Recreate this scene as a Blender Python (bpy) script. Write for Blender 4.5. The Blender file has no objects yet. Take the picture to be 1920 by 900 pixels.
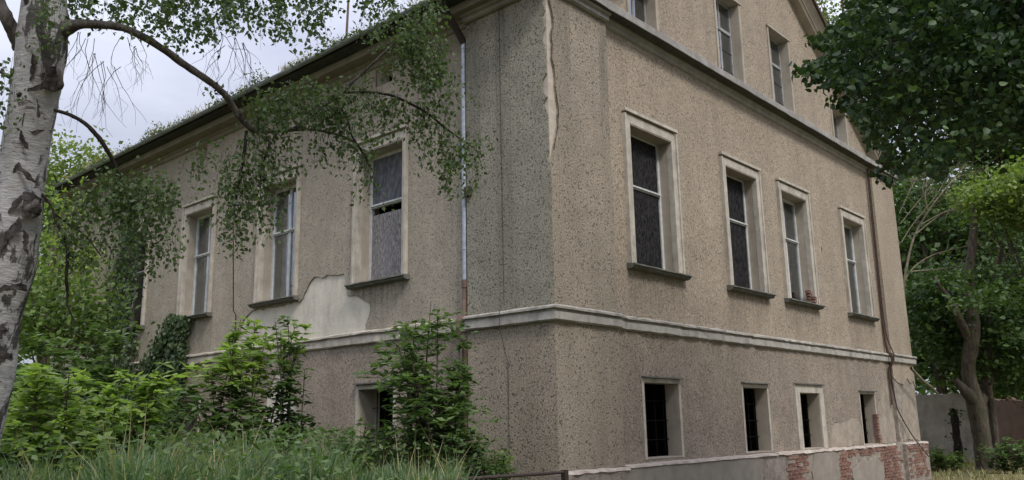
import bpy, bmesh, math, random
import numpy as np
from mathutils import Matrix, Vector
from mathutils.geometry import delaunay_2d_cdt

random.seed(7)
rng = np.random.default_rng(11)
scene = bpy.context.scene
COL = scene.collection

# ------------------------------------------------------------------ camera
F_PX = 1593.95
CAM = np.array([-9.675, -7.805, 1.65])
ROT = np.array([[0.66783, -0.74408, -0.01747],       # rows: camera right, up, back in world axes
                [-0.14709, -0.15508, 0.97689],
                [-0.72960, -0.64983, -0.21301]])
u_, s_, v_ = np.linalg.svd(ROT); ROT = u_ @ v_
camd = bpy.data.cameras.new('camera'); cam = bpy.data.objects.new('camera', camd); COL.objects.link(cam)
m = Matrix.Identity(4)
for i in range(3):
    for j in range(3):
        m[i][j] = ROT[j][i]
    m[i][3] = CAM[i]
cam.matrix_world = m
camd.sensor_width = 36; camd.lens = 36 * F_PX / 1920; camd.clip_start = 0.05; camd.clip_end = 2000
scene.camera = cam

# ------------------------------------------------------------------ sky, sun, exposure
SUN_EL, SUN_AZ = math.radians(48), math.radians(200)     # azimuth measured from +Y clockwise: sun behind the camera's right shoulder
world = bpy.data.worlds.new('World'); scene.world = world; world.use_nodes = True
nt = world.node_tree; nt.nodes.clear()
N = nt.nodes.new; L = nt.links.new
out = N('ShaderNodeOutputWorld'); mix = N('ShaderNodeMixShader')
sky = N('ShaderNodeTexSky'); sky.sky_type = 'NISHITA'; sky.sun_disc = False
sky.sun_elevation = SUN_EL; sky.sun_rotation = SUN_AZ
bgs = N('ShaderNodeBackground'); bgs.inputs[1].default_value = 0.1
L(sky.outputs[0], bgs.inputs[0])
tc = N('ShaderNodeTexCoord')
mp = N('ShaderNodeMapping'); mp.inputs['Scale'].default_value = (1.3, 1.3, 3.2)
L(tc.outputs['Generated'], mp.inputs[0])
cn = N('ShaderNodeTexNoise'); cn.inputs['Scale'].default_value = 1.6; cn.inputs['Detail'].default_value = 6
cn.inputs['Roughness'].default_value = 0.55
L(mp.outputs[0], cn.inputs['Vector'])
cr = N('ShaderNodeValToRGB')
cr.color_ramp.elements[0].position = 0.30; cr.color_ramp.elements[0].color = (0.44, 0.47, 0.60, 1)
cr.color_ramp.elements[1].position = 0.70; cr.color_ramp.elements[1].color = (0.84, 0.86, 0.95, 1)
L(cn.outputs[0], cr.inputs[0])
bgc = N('ShaderNodeBackground'); bgc.inputs[1].default_value = 0.62
sx = N('ShaderNodeSeparateXYZ'); L(tc.outputs['Generated'], sx.inputs[0])
zr = N('ShaderNodeMapRange'); zr.inputs[1].default_value = 0.15; zr.inputs[2].default_value = 1.0; zr.inputs[3].default_value = 0.70; zr.inputs[4].default_value = 2.7
L(sx.outputs['Z'], zr.inputs[0])
vm = N('ShaderNodeVectorMath'); vm.operation = 'SCALE'; L(cr.outputs[0], vm.inputs[0]); L(zr.outputs[0], vm.inputs['Scale'])
L(vm.outputs[0], bgc.inputs[0])
mix.inputs[0].default_value = 0.88
L(bgs.outputs[0], mix.inputs[1]); L(bgc.outputs[0], mix.inputs[2]); L(mix.outputs[0], out.inputs[0])

sd = bpy.data.lights.new('sun', 'SUN'); sd.energy = 1.5; sd.angle = math.radians(14); sd.color = (1, 0.96, 0.9)
sun = bpy.data.objects.new('sun', sd); COL.objects.link(sun)
sdir = Vector((math.sin(SUN_AZ) * math.cos(SUN_EL), math.cos(SUN_AZ) * math.cos(SUN_EL), math.sin(SUN_EL)))
sun.rotation_euler = sdir.to_track_quat('Z', 'Y').to_euler(); sun.location = sdir * 40
scene.view_settings.view_transform = 'Standard'; scene.view_settings.look = 'None'
scene.view_settings.exposure = 0.78; scene.view_settings.gamma = 1.0
scene.render.engine = 'CYCLES'
try:
    scene.cycles.max_bounces = 8; scene.cycles.transparent_max_bounces = 8
except Exception:
    pass

def at(px, py, dep):
    """world point seen at a photo pixel, dep metres along the view axis"""
    d = np.array([(px - 960) / F_PX, -(py - 450) / F_PX, -1.0])
    return CAM + ROT.T @ d * dep

# ------------------------------------------------------------------ materials
def S(x, a, b):
    t = min(max((x - a) / (b - a), 0), 1); return t * t * (3 - 2 * t)

class Mat:
    def __init__(self, name):
        self.m = bpy.data.materials.new(name); self.m.use_nodes = True
        self.t = self.m.node_tree; self.b = self.t.nodes['Principled BSDF']
        self.out = self.t.nodes['Material Output']
    def n(self, typ, **kw):
        nd = self.t.nodes.new(typ)
        for k, v in kw.items():
            if k in nd.inputs: nd.inputs[k].default_value = v
            else: setattr(nd, k, v)
        return nd
    def l(self, a, b): self.t.links.new(a, b)
    def co(self, scale=(1, 1, 1)):
        c = self.n('ShaderNodeTexCoord'); mp = self.n('ShaderNodeMapping'); mp.inputs['Scale'].default_value = scale
        self.l(c.outputs['Object'], mp.inputs[0]); return mp.outputs[0]
    def noise(self, vec, scale, detail=4, rough=0.55):
        nd = self.n('ShaderNodeTexNoise', Scale=scale, Detail=detail, Roughness=rough); self.l(vec, nd.inputs['Vector']); return nd.outputs[0]
    def ramp(self, fac, stops, interp='LINEAR'):
        r = self.n('ShaderNodeValToRGB'); e = r.color_ramp.elements; r.color_ramp.interpolation = interp
        while len(e) < len(stops): e.new(0.5)
        for el, (p, c) in zip(e, stops):
            el.position = p; el.color = (c if isinstance(c, tuple) else (c, c, c)) + (1,)
        self.l(fac, r.inputs[0]); return r.outputs[0]
    def mixc(self, fac, a, b, mode='MIX'):
        x = self.n('ShaderNodeMix', data_type='RGBA', blend_type=mode)
        for v, i in ((fac, 0), (a, 6), (b, 7)):
            if isinstance(v, (int, float)): x.inputs[i].default_value = v
            elif isinstance(v, tuple): x.inputs[i].default_value = v + (1,)
            else: self.l(v, x.inputs[i])
        return x.outputs[2]
    def bump(self, h, strength, dist):
        b = self.n('ShaderNodeBump', Strength=strength, Distance=dist); self.l(h, b.inputs['Height']); self.l(b.outputs[0], self.b.inputs['Normal'])
    def base(self, c):
        if isinstance(c, tuple): self.b.inputs['Base Color'].default_value = c + (1,)
        else: self.l(c, self.b.inputs['Base Color'])
    def rs(self, r, s=0.3): self.b.inputs['Roughness'].default_value = r; self.b.inputs['Specular IOR Level'].default_value = s

def roughcast(name, col, spot, dots, prob, blot, depth, streaks=0.42, runs=(), axis='X', grime=0.35):
    """pebble-dash: blotchy ground with scattered dark pits and a few pale grains"""
    M = Mat(name); v = M.co(); vs = M.co((1, 1, 0.14))
    fine = M.noise(v, 34, 4, 0.78); big = M.noise(v, 0.45, 7, 0.66); streak = M.noise(vs, 1.5, 6, 0.68); mid = M.noise(v, 2.6, 5, 0.7)
    warp = M.n('ShaderNodeVectorMath', operation='MULTIPLY_ADD'); nn = M.n('ShaderNodeTexNoise', Scale=14.0, Detail=2.0); M.l(v, nn.inputs['Vector'])
    M.l(nn.outputs['Color'], warp.inputs[0]); warp.inputs[1].default_value = (0.06, 0.06, 0.06); M.l(v, warp.inputs[2])
    vo = M.n('ShaderNodeTexVoronoi', Scale=dots); M.l(warp.outputs[0], vo.inputs['Vector'])
    sep = M.n('ShaderNodeSeparateColor'); M.l(vo.outputs['Color'], sep.inputs[0])
    sz = M.n('ShaderNodeMath', operation='MULTIPLY'); M.l(M.ramp(sep.outputs[0], [(1 - prob, 0.0), (1.0, 1.0)]), sz.inputs[0]); sz.inputs[1].default_value = 0.52
    df = M.n('ShaderNodeMath', operation='SUBTRACT'); M.l(sz.outputs[0], df.inputs[0]); M.l(vo.outputs['Distance'], df.inputs[1])
    pit = M.ramp(df.outputs[0], [(0.0, 0.0), (0.12, 1.0)])
    c = M.mixc(M.ramp(big, [(0.28, 0.0), (0.74, 1.0)]), tuple(x * 0.82 for x in col), tuple(x * 1.12 for x in col))
    c = M.mixc(M.ramp(streak, [(0.42, 0.0), (0.72, streaks)]), c, tuple(x * 0.52 for x in col))
    c = M.mixc(M.ramp(mid, [(0.40, 0.0), (0.66, grime)]), c, tuple(x * y for x, y in zip(col, (0.62, 0.62, 0.63))))
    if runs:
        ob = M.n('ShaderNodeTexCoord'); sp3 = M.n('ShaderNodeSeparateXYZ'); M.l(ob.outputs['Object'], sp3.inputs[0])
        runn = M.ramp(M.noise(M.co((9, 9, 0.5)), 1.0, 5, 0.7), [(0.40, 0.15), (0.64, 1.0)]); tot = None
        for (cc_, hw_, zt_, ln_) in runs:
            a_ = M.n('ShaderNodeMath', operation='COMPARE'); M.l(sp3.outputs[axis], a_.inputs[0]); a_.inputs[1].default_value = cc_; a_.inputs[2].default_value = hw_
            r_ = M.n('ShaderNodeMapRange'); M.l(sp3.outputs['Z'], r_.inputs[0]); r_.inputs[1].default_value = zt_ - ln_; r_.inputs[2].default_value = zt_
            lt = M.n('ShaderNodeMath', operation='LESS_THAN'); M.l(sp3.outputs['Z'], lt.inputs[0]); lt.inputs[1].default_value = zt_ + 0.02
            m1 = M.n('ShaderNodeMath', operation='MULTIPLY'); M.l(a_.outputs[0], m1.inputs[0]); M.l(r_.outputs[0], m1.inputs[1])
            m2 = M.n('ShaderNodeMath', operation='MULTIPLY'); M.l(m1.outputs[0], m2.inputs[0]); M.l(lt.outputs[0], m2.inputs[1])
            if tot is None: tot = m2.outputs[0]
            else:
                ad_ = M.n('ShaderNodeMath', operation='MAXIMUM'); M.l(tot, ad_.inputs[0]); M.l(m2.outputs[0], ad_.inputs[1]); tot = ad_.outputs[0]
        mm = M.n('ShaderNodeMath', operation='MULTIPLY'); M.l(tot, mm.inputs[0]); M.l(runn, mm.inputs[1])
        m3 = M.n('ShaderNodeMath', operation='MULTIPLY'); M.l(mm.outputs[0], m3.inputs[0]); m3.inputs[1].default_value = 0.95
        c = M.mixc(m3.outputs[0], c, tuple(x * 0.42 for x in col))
    c = M.mixc(M.ramp(fine, [(0.36, blot), (0.54, 0.0)]), c, spot)
    c = M.mixc(M.ramp(fine, [(0.56, 0.0), (0.74, 0.8)]), c, tuple(min(1, x * 1.3) for x in col))
    c = M.mixc(pit, c, spot)
    M.base(c); M.rs(0.95, 0.1)
    hb = M.n('ShaderNodeMath', operation='SUBTRACT'); M.l(fine, hb.inputs[0]); M.l(pit, hb.inputs[1])
    M.bump(hb.outputs[0], 0.8, depth); return M.m
MAT = {}
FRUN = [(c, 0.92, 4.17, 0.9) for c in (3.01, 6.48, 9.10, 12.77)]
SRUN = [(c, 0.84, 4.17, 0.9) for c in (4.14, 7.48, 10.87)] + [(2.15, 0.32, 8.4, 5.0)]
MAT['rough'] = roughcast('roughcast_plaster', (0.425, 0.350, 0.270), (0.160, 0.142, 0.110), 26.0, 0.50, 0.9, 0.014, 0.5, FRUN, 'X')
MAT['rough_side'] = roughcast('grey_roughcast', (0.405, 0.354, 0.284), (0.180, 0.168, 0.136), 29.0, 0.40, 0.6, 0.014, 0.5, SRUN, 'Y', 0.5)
MAT['coarse'] = roughcast('coarse_roughcast', (0.412, 0.345, 0.268), (0.140, 0.134, 0.107), 25.0, 0.56, 0.95, 0.026, 0.55, [(0.1, 0.5, 8.5, 2.5), (1.5, 0.12, 8.3, 3.6)], 'X', 0.55)
MAT['coarse_side'] = roughcast('coarse_grey_roughcast', (0.355, 0.322, 0.258), (0.120, 0.130, 0.106), 27.0, 0.54, 0.95, 0.026, 0.6, [(0.95, 0.16, 8.5, 6.5), (1.65, 0.18, 8.5, 5.0)], 'Y', 0.7)
MAT['rough_low'] = roughcast('lower_roughcast', (0.362, 0.304, 0.242), (0.138, 0.112, 0.088), 28.0, 0.50, 0.9, 0.018, 0.55, [], 'X', 0.6)

def plaster(name, a, b, bump=0.004, sc=3.0, dirt=(0.2, 0.18, 0.15), damt=0.5):
    M = Mat(name); v = M.co(); vs = M.co((1, 1, 0.25))
    c = M.mixc(M.ramp(M.noise(v, sc, 6, 0.65), [(0.35, 0.0), (0.66, 1.0)]), a, b)
    c = M.mixc(M.ramp(M.noise(vs, 4.0, 6, 0.7), [(0.5, 0.0), (0.78, damt)]), c, dirt)
    M.base(c); M.rs(0.9, 0.15); M.bump(M.noise(v, 26, 5, 0.7), 0.6, bump); return M.m
MAT['core'] = plaster('old_undercoat', (0.62, 0.575, 0.49), (0.49, 0.45, 0.38), 0.012, 2.4, (0.22, 0.19, 0.15), 0.5)
MAT['patch'] = plaster('crumbling_patch', (0.38, 0.33, 0.265), (0.25, 0.21, 0.165), 0.03, 5, (0.16, 0.13, 0.10), 0.7)
MAT['strip'] = plaster('bare_pale_plaster', (0.50, 0.44, 0.37), (0.38, 0.325, 0.265), 0.014, 7, (0.3, 0.25, 0.2), 0.4)
MAT['soffit_shade'] = plaster('shaded_soffit', (0.10, 0.095, 0.085), (0.07, 0.066, 0.06), 0.004, 4, (0.04, 0.04, 0.035), 0.5)
MAT['trim'] = plaster('cream_trim', (0.50, 0.455, 0.385), (0.35, 0.315, 0.265), 0.006, 6, (0.16, 0.145, 0.125), 0.75)
MAT['jamb'] = plaster('jamb_plaster', (0.40, 0.352, 0.29), (0.32, 0.28, 0.228), 0.004, 3, (0.16, 0.14, 0.115), 0.55)
MAT['course'] = plaster('course_stone', (0.42, 0.395, 0.35), (0.29, 0.27, 0.24), 0.01, 6, (0.11, 0.10, 0.09), 0.75)
MAT['cornice'] = plaster('cornice_plaster', (0.38, 0.36, 0.34), (0.27, 0.255, 0.235), 0.006, 4, (0.12, 0.11, 0.10), 0.6)
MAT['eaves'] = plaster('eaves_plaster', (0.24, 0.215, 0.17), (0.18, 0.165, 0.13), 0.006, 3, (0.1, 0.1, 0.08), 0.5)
MAT['sill'] = plaster('mossy_sill', (0.10, 0.10, 0.088), (0.17, 0.165, 0.14), 0.006, 8, (0.05, 0.055, 0.04), 0.6)
MAT['ledge'] = plaster('pale_ledge', (0.54, 0.48, 0.42), (0.34, 0.28, 0.235), 0.012, 7, (0.25, 0.2, 0.16), 0.5)
MAT['cement'] = plaster('cement_face', (0.30, 0.265, 0.222), (0.225, 0.20, 0.168), 0.006, 3, (0.16, 0.14, 0.12), 0.5)
MAT['rubble'] = plaster('rubble_mortar', (0.36, 0.315, 0.265), (0.20, 0.165, 0.14), 0.04, 7, (0.14, 0.11, 0.09), 0.6)
MAT['white'] = plaster('weathered_white_paint', (0.60, 0.61, 0.60), (0.44, 0.45, 0.44), 0.002, 9, (0.2, 0.2, 0.18), 0.6)
MAT['greywood'] = plaster('grey_bare_wood', (0.36, 0.36, 0.36), (0.22, 0.22, 0.215), 0.003, 9, (0.1, 0.1, 0.09), 0.6)
MAT['curtain'] = plaster('curtain_cloth', (0.85, 0.87, 0.86), (0.74, 0.77, 0.76), 0.003, 3, (0.5, 0.51, 0.5), 0.3)
MAT['concrete'] = plaster('old_concrete', (0.45, 0.415, 0.36), (0.29, 0.265, 0.225), 0.02, 1.2, (0.09, 0.085, 0.075), 0.6)
MAT['redwall'] = plaster('reddish_wall', (0.24, 0.15, 0.11), (0.16, 0.12, 0.09), 0.02, 2.0, (0.08, 0.07, 0.05), 0.6)

def flat(name, c, r=0.6, s=0.3, metal=0.0, bump=0.0, sc=20):
    M = Mat(name); v = M.co()
    M.base(M.mixc(M.ramp(M.noise(v, sc, 4), [(0.3, 0.0), (0.7, 1.0)]), tuple(x * 0.7 for x in c), tuple(min(1, x * 1.2) for x in c)))
    M.rs(r, s); M.b.inputs['Metallic'].default_value = metal
    if bump: M.bump(M.noise(v, sc, 5), 0.7, bump)
    return M.m
MAT['zinc'] = flat('zinc_pipe', (0.36, 0.39, 0.43), 0.45, 0.5, 0.5, 0, 8)
MAT['brown'] = flat('rusty_brown_pipe', (0.13, 0.085, 0.065), 0.7, 0.3, 0, 0.002, 10)
MAT['darkpipe'] = flat('dark_pipe', (0.045, 0.035, 0.03), 0.7)
MAT['gutter'] = flat('gutter_metal', (0.20, 0.225, 0.215), 0.65, 0.35, 0.1, 0, 4)
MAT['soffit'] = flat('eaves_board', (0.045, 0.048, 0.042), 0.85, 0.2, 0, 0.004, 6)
MAT['iron'] = flat('rusty_iron', (0.05, 0.035, 0.03), 0.7, 0.3, 0, 0.002, 30)
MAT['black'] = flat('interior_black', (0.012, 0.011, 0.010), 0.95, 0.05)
MAT['crack'] = flat('crack_shade', (0.05, 0.042, 0.036), 0.95, 0.05)
MAT['tile'] = flat('roof_tile', (0.09, 0.065, 0.055), 0.85, 0.2, 0, 0.01, 8)
MAT['room'] = flat('unlit_room', (0.035, 0.031, 0.028), 0.95, 0.05)  # near-black wall colour puts the darkness of unlit rooms into the paint
M = Mat('clay_brick'); v = M.co(); oi = M.n('ShaderNodeObjectInfo')
c = M.ramp(oi.outputs['Random'], [(0.0, (0.11, 0.048, 0.038)), (0.5, (0.185, 0.080, 0.058)), (1.0, (0.25, 0.145, 0.11))])
c = M.mixc(M.ramp(M.noise(v, 9, 5, 0.7), [(0.46, 0.0), (0.66, 0.8)]), c, (0.34, 0.28, 0.23))
M.base(c); M.rs(0.92, 0.1); M.bump(M.noise(v, 30, 4), 0.8, 0.01); MAT['brick'] = M.m

def boardmat(name, a, b, sc):
    M = Mat(name); v = M.co((1.0, 1.0, 0.35))
    c = M.mixc(M.ramp(M.noise(v, sc, 5, 0.8), [(0.42, 0.0), (0.62, 1.0)]), a, b)
    M.base(c); M.rs(0.9, 0.08); M.bump(M.noise(v, sc, 4), 0.5, 0.003); return M.m
MAT['bdark'] = boardmat('tarred_board', (0.008, 0.008, 0.008), (0.045, 0.042, 0.044), 30)
MAT['bgrey'] = boardmat('weathered_grey_board', (0.13, 0.12, 0.12), (0.33, 0.31, 0.31), 30)
MAT['bslate'] = boardmat('slate_board', (0.07, 0.075, 0.085), (0.155, 0.16, 0.175), 14)

M = Mat('window_glass'); g = M.n('ShaderNodeBsdfGlossy', Roughness=0.06); g.inputs[0].default_value = (0.8, 0.85, 0.9, 1)
tr = M.n('ShaderNodeBsdfTransparent'); tr.inputs[0].default_value = (0.86, 0.90, 0.90, 1)
lw = M.n('ShaderNodeFresnel', IOR=1.6); ad = M.n('ShaderNodeMath', operation='ADD'); ad.inputs[1].default_value = 0.30; M.l(lw.outputs[0], ad.inputs[0])
mx = M.n('ShaderNodeMixShader'); M.l(ad.outputs[0], mx.inputs[0]); M.l(tr.outputs[0], mx.inputs[1]); M.l(g.outputs[0], mx.inputs[2])
M.l(mx.outputs[0], M.out.inputs[0]); MAT['glass'] = M.m

def leafmat(name, lo, hi, trans=0.35, sp=0.25, yellow=None):
    M = Mat(name); geo = M.n('ShaderNodeNewGeometry')
    rnd = geo.outputs['Random Per Island']
    stops = [(0.0, lo), (0.85, hi)]
    if yellow: stops.append((1.0, yellow))
    c = M.ramp(rnd, stops)
    M.base(c); M.rs(0.5, sp)
    t = M.n('ShaderNodeBsdfTranslucent')
    cc = M.mixc(1.0, c, (1.15, 1.35, 0.55), 'MULTIPLY'); M.l(cc, t.inputs[0])
    mx = M.n('ShaderNodeMixShader'); mx.inputs[0].default_value = trans
    M.l(M.b.outputs[0], mx.inputs[1]); M.l(t.outputs[0], mx.inputs[2]); M.l(mx.outputs[0], M.out.inputs[0]); return M.m
MAT['birch'] = leafmat('birch_leaves', (0.042, 0.068, 0.028), (0.105, 0.145, 0.062), 0.34)
MAT['linden'] = leafmat('linden_leaves', (0.014, 0.036, 0.014), (0.058, 0.100, 0.036), 0.28, 0.35, (0.11, 0.165, 0.06))
MAT['dark'] = leafmat('dark_tree_leaves', (0.030, 0.058, 0.018), (0.075, 0.125, 0.035), 0.3)
MAT['light'] = leafmat('light_tree_leaves', (0.10, 0.145, 0.040), (0.21, 0.275, 0.075), 0.4, 0.25, (0.27, 0.30, 0.09))
MAT['mid'] = leafmat('mid_tree_leaves', (0.055, 0.095, 0.025), (0.13, 0.19, 0.05), 0.38)
MAT['lime'] = leafmat('yellow_green_leaves', (0.145, 0.21, 0.065), (0.30, 0.39, 0.125), 0.48, 0.25, (0.30, 0.36, 0.08))
MAT['shrub'] = leafmat('shrub_leaves', (0.055, 0.098, 0.038), (0.145, 0.210, 0.082), 0.4)
MAT['deep'] = leafmat('deep_green_leaves', (0.022, 0.045, 0.014), (0.060, 0.105, 0.030), 0.3)
MAT['ivy'] = leafmat('ivy_leaves', (0.020, 0.042, 0.014), (0.058, 0.095, 0.030), 0.15, 0.45)
MAT['grass'] = leafmat('grass_blades', (0.075, 0.130, 0.065), (0.175, 0.250, 0.135), 0.4, 0.25, (0.24, 0.25, 0.13))
MAT['dry'] = leafmat('dry_grass_blades', (0.16, 0.17, 0.07), (0.36, 0.31, 0.17), 0.3)
MAT['roofgrass'] = leafmat('roof_grass_blades', (0.16, 0.15, 0.06), (0.42, 0.32, 0.19), 0.3)
MAT['moss'] = leafmat('roof_moss', (0.05, 0.08, 0.025), (0.12, 0.16, 0.05), 0.2)

MAT['bark_dark'] = None
M = Mat('birch_bark'); v = M.co(); vh = M.co((3.2, 3.2, 11)); vv = M.co((5, 5, 1.6))
c = M.mixc(M.ramp(M.noise(v, 6, 5, 0.6), [(0.3, 0.0), (0.7, 1.0)]), (0.28, 0.268, 0.262), (0.44, 0.43, 0.432))
c = M.mixc(M.ramp(M.noise(vh, 2.0, 4, 0.6), [(0.60, 0.0), (0.66, 0.85)]), c, (0.07, 0.06, 0.055))
c = M.mixc(M.ramp(M.noise(vv, 1.0, 5, 0.68), [(0.535, 0.0), (0.575, 0.94)]), c, (0.055, 0.05, 0.045))
M.base(c); M.rs(0.85, 0.2); M.bump(M.noise(vh, 3.0, 5, 0.7), 0.7, 0.03); MAT['bark_birch'] = M.m
def barkmat(name, a, b, moss=None):
    M = Mat(name); v = M.co((6, 6, 1.4))
    c = M.mixc(M.ramp(M.noise(v, 2.5, 6, 0.7), [(0.35, 0.0), (0.65, 1.0)]), a, b)
    if moss: c = M.mixc(M.ramp(M.noise(M.co(), 1.7, 4), [(0.5, 0.0), (0.7, 0.6)]), c, moss)
    M.base(c); M.rs(0.95, 0.1); M.bump(M.noise(v, 3.5, 6, 0.7), 0.9, 0.04); return M.m
MAT['bark_dark'] = barkmat('black_birch_fissure', (0.025, 0.021, 0.019), (0.10, 0.09, 0.085))
MAT['bark'] = barkmat('rough_bark', (0.06, 0.048, 0.038), (0.15, 0.125, 0.10), (0.09, 0.10, 0.05))
MAT['twig'] = barkmat('dark_twig', (0.020, 0.016, 0.014), (0.055, 0.045, 0.040))
MAT['limb'] = barkmat('limb_bark', (0.045, 0.038, 0.035), (0.14, 0.125, 0.115))
MAT['deadwood'] = barkmat('dead_wood', (0.11, 0.095, 0.07), (0.25, 0.215, 0.15), (0.15, 0.17, 0.07))
M = Mat('soil_and_litter'); v = M.co()
c = M.mixc(M.ramp(M.noise(v, 0.35, 6, 0.6), [(0.35, 0.0), (0.65, 1.0)]), (0.075, 0.085, 0.035), (0.20, 0.165, 0.085))
c = M.mixc(M.ramp(M.noise(v, 7, 5, 0.7), [(0.5, 0.0), (0.75, 0.7)]), c, (0.06, 0.055, 0.03))
M.base(c); M.rs(0.95, 0.1); M.bump(M.noise(v, 12, 5), 0.8, 0.05); MAT['ground'] = M.m

# ------------------------------------------------------------------ objects
ORG = {}
def thing(name, label, cat, loc, group=None):
    o = bpy.data.objects.new(name, None); COL.objects.link(o); o.location = tuple(loc); o.empty_display_size = 0.3
    o['label'] = label; o['category'] = cat
    if group: o['group'] = group
    ORG[o] = np.array(loc, float); return o

def mesh_obj(name, V, Fs, mat, parent=None, smooth=False, label=None, kind=None):
    V = np.asarray(V, dtype=np.float64).reshape(-1, 3)
    org = ORG[parent] if parent is not None else np.zeros(3)
    me = bpy.data.meshes.new(name)
    if isinstance(Fs, np.ndarray):
        k = Fs.shape[1]; nf = len(Fs)
        me.vertices.add(len(V)); me.vertices.foreach_set('co', (V - org).astype(np.float32).ravel())
        me.loops.add(nf * k); me.loops.foreach_set('vertex_index', Fs.astype(np.int32).ravel())
        me.polygons.add(nf); me.polygons.foreach_set('loop_start', np.arange(0, nf * k, k, dtype=np.int32))
        me.update(calc_edges=True)
    else:
        me.from_pydata((V - org).tolist(), [], [tuple(f) for f in Fs]); me.update()
    me.materials.append(MAT[mat])
    if smooth: me.polygons.foreach_set('use_smooth', np.ones(len(me.polygons), dtype=bool))
    o = bpy.data.objects.new(name, me); COL.objects.link(o)
    if parent is not None: o.parent = parent
    ORG[o] = org
    if label: o['label'] = label
    if kind: o['kind'] = kind
    return o

class MB:
    """collects geometry given as (along the wall, depth, height); side 'F' is the gable front, 'S' the long side"""
    def __init__(self, side='F'): self.V = []; self.F = []; self.side = side
    def p(self, u, w, z): return (u, w, z) if self.side == 'F' else (w, u, z)
    def box(self, u0, u1, w0, w1, z0, z1, j=0.0):
        b = len(self.V)
        for u, w, z in ((u0, w0, z0), (u1, w0, z0), (u1, w1, z0), (u0, w1, z0), (u0, w0, z1), (u1, w0, z1), (u1, w1, z1), (u0, w1, z1)):
            d = [random.uniform(-j, j) for _ in range(3)] if j else (0, 0, 0)
            self.V.append(self.p(u + d[0], w + d[1], z + d[2]))
        for f in ((0, 3, 2, 1), (4, 5, 6, 7), (0, 1, 5, 4), (1, 2, 6, 5), (2, 3, 7, 6), (3, 0, 4, 7)):
            self.F.append(tuple(b + i for i in f))
        return self
    def sweep(self, prof, u0, u1, step=0.35, jit=0.0, mitre0=0.0, mitre1=0.0, chips=0.0):
        """closed profile [(w, z)...] swept along u; mitre shifts an end by depth so that corners join"""
        n = max(1, int(abs(u1 - u0) / step)); k = len(prof); b = len(self.V)
        for i in range(n + 1):
            t = i / n
            chip = chips * random.random() ** 4 if 0 < i < n else 0
            for (w, z) in prof:
                u = u0 + (u1 - u0) * t
                if i == 0: u += mitre0 * w
                if i == n: u += mitre1 * w
                self.V.append(self.p(u, w + random.uniform(-jit, jit) + chip, z + random.uniform(-jit, jit)))
        for i in range(n):
            for q in range(k):
                q2 = (q + 1) % k
                self.F.append((b + i * k + q, b + i * k + q2, b + (i + 1) * k + q2, b + (i + 1) * k + q))
        self.F.append(tuple(b + q for q in range(k))); self.F.append(tuple(b + n * k + q for q in reversed(range(k))))
        return self
    def build(self, name, mat, parent, **kw):
        o = mesh_obj(name, self.V, self.F, mat, parent, **kw)
        bm = bmesh.new(); bm.from_mesh(o.data); bmesh.ops.recalc_face_normals(bm, faces=bm.faces); bm.to_mesh(o.data); bm.free()
        return o

def inside(poly, x, y):
    c = False; n = len(poly); j = n - 1
    for i in range(n):
        if (poly[i][1] > y) != (poly[j][1] > y) and x < (poly[j][0] - poly[i][0]) * (y - poly[i][1]) / (poly[j][1] - poly[i][1] + 1e-9) + poly[i][0]: c = not c
        j = i
    return c

def sheet(name, outer, holes, side, w0, w1, mat, parent, **kw):
    """polygon with holes in the wall plane, with real thickness from depth w0 to w1"""
    pts = []; edges = []
    for poly in [outer] + holes:
        k = len(pts); pts += [Vector(p) for p in poly]; edges += [(k + i, k + (i + 1) % len(poly)) for i in range(len(poly))]
    vs, _e, fs, *_ = delaunay_2d_cdt(pts, edges, [], 0, 1e-5)
    keep = []
    for f in fs:
        cx = sum(vs[i].x for i in f) / len(f); cy = sum(vs[i].y for i in f) / len(f)
        if inside(outer, cx, cy) and not any(inside(h, cx, cy) for h in holes): keep.append(list(f))
    mb = MB(side); nv = len(vs)
    mb.V = [mb.p(v.x, w0, v.y) for v in vs] + [mb.p(v.x, w1, v.y) for v in vs]
    cnt = {}
    for f in keep:
        for i in range(len(f)): e = (f[i], f[(i + 1) % len(f)]); cnt[tuple(sorted(e))] = cnt.get(tuple(sorted(e)), []) + [e]
    mb.F = [tuple(f) for f in keep] + [tuple(nv + i for i in reversed(f)) for f in keep]
    mb.F += [(e[0][1], e[0][0], nv + e[0][0], nv + e[0][1]) for e in cnt.values() if len(e) == 1]
    o = mesh_obj(name, mb.V, mb.F, mat, parent, **kw)
    bm = bmesh.new(); bm.from_mesh(o.data); bmesh.ops.remove_doubles(bm, verts=bm.verts, dist=1e-5)
    bmesh.ops.recalc_face_normals(bm, faces=bm.faces); bm.to_mesh(o.data); bm.free(); return o

def rect(u0, u1, z0, z1): return [(u0, z0), (u1, z0), (u1, z1), (u0, z1)]
def ragged(pts, amp=0.02, step=0.12):
    o = []
    for i in range(len(pts)):
        a, b = pts[i], pts[(i + 1) % len(pts)]; d = math.dist(a, b); n = max(1, int(d / step))
        for k in range(n):
            t = k / n; j = amp if k else amp * 0.5
            o.append((a[0] + (b[0] - a[0]) * t + random.uniform(-j, j), a[1] + (b[1] - a[1]) * t + random.uniform(-j, j)))
    return o

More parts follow.
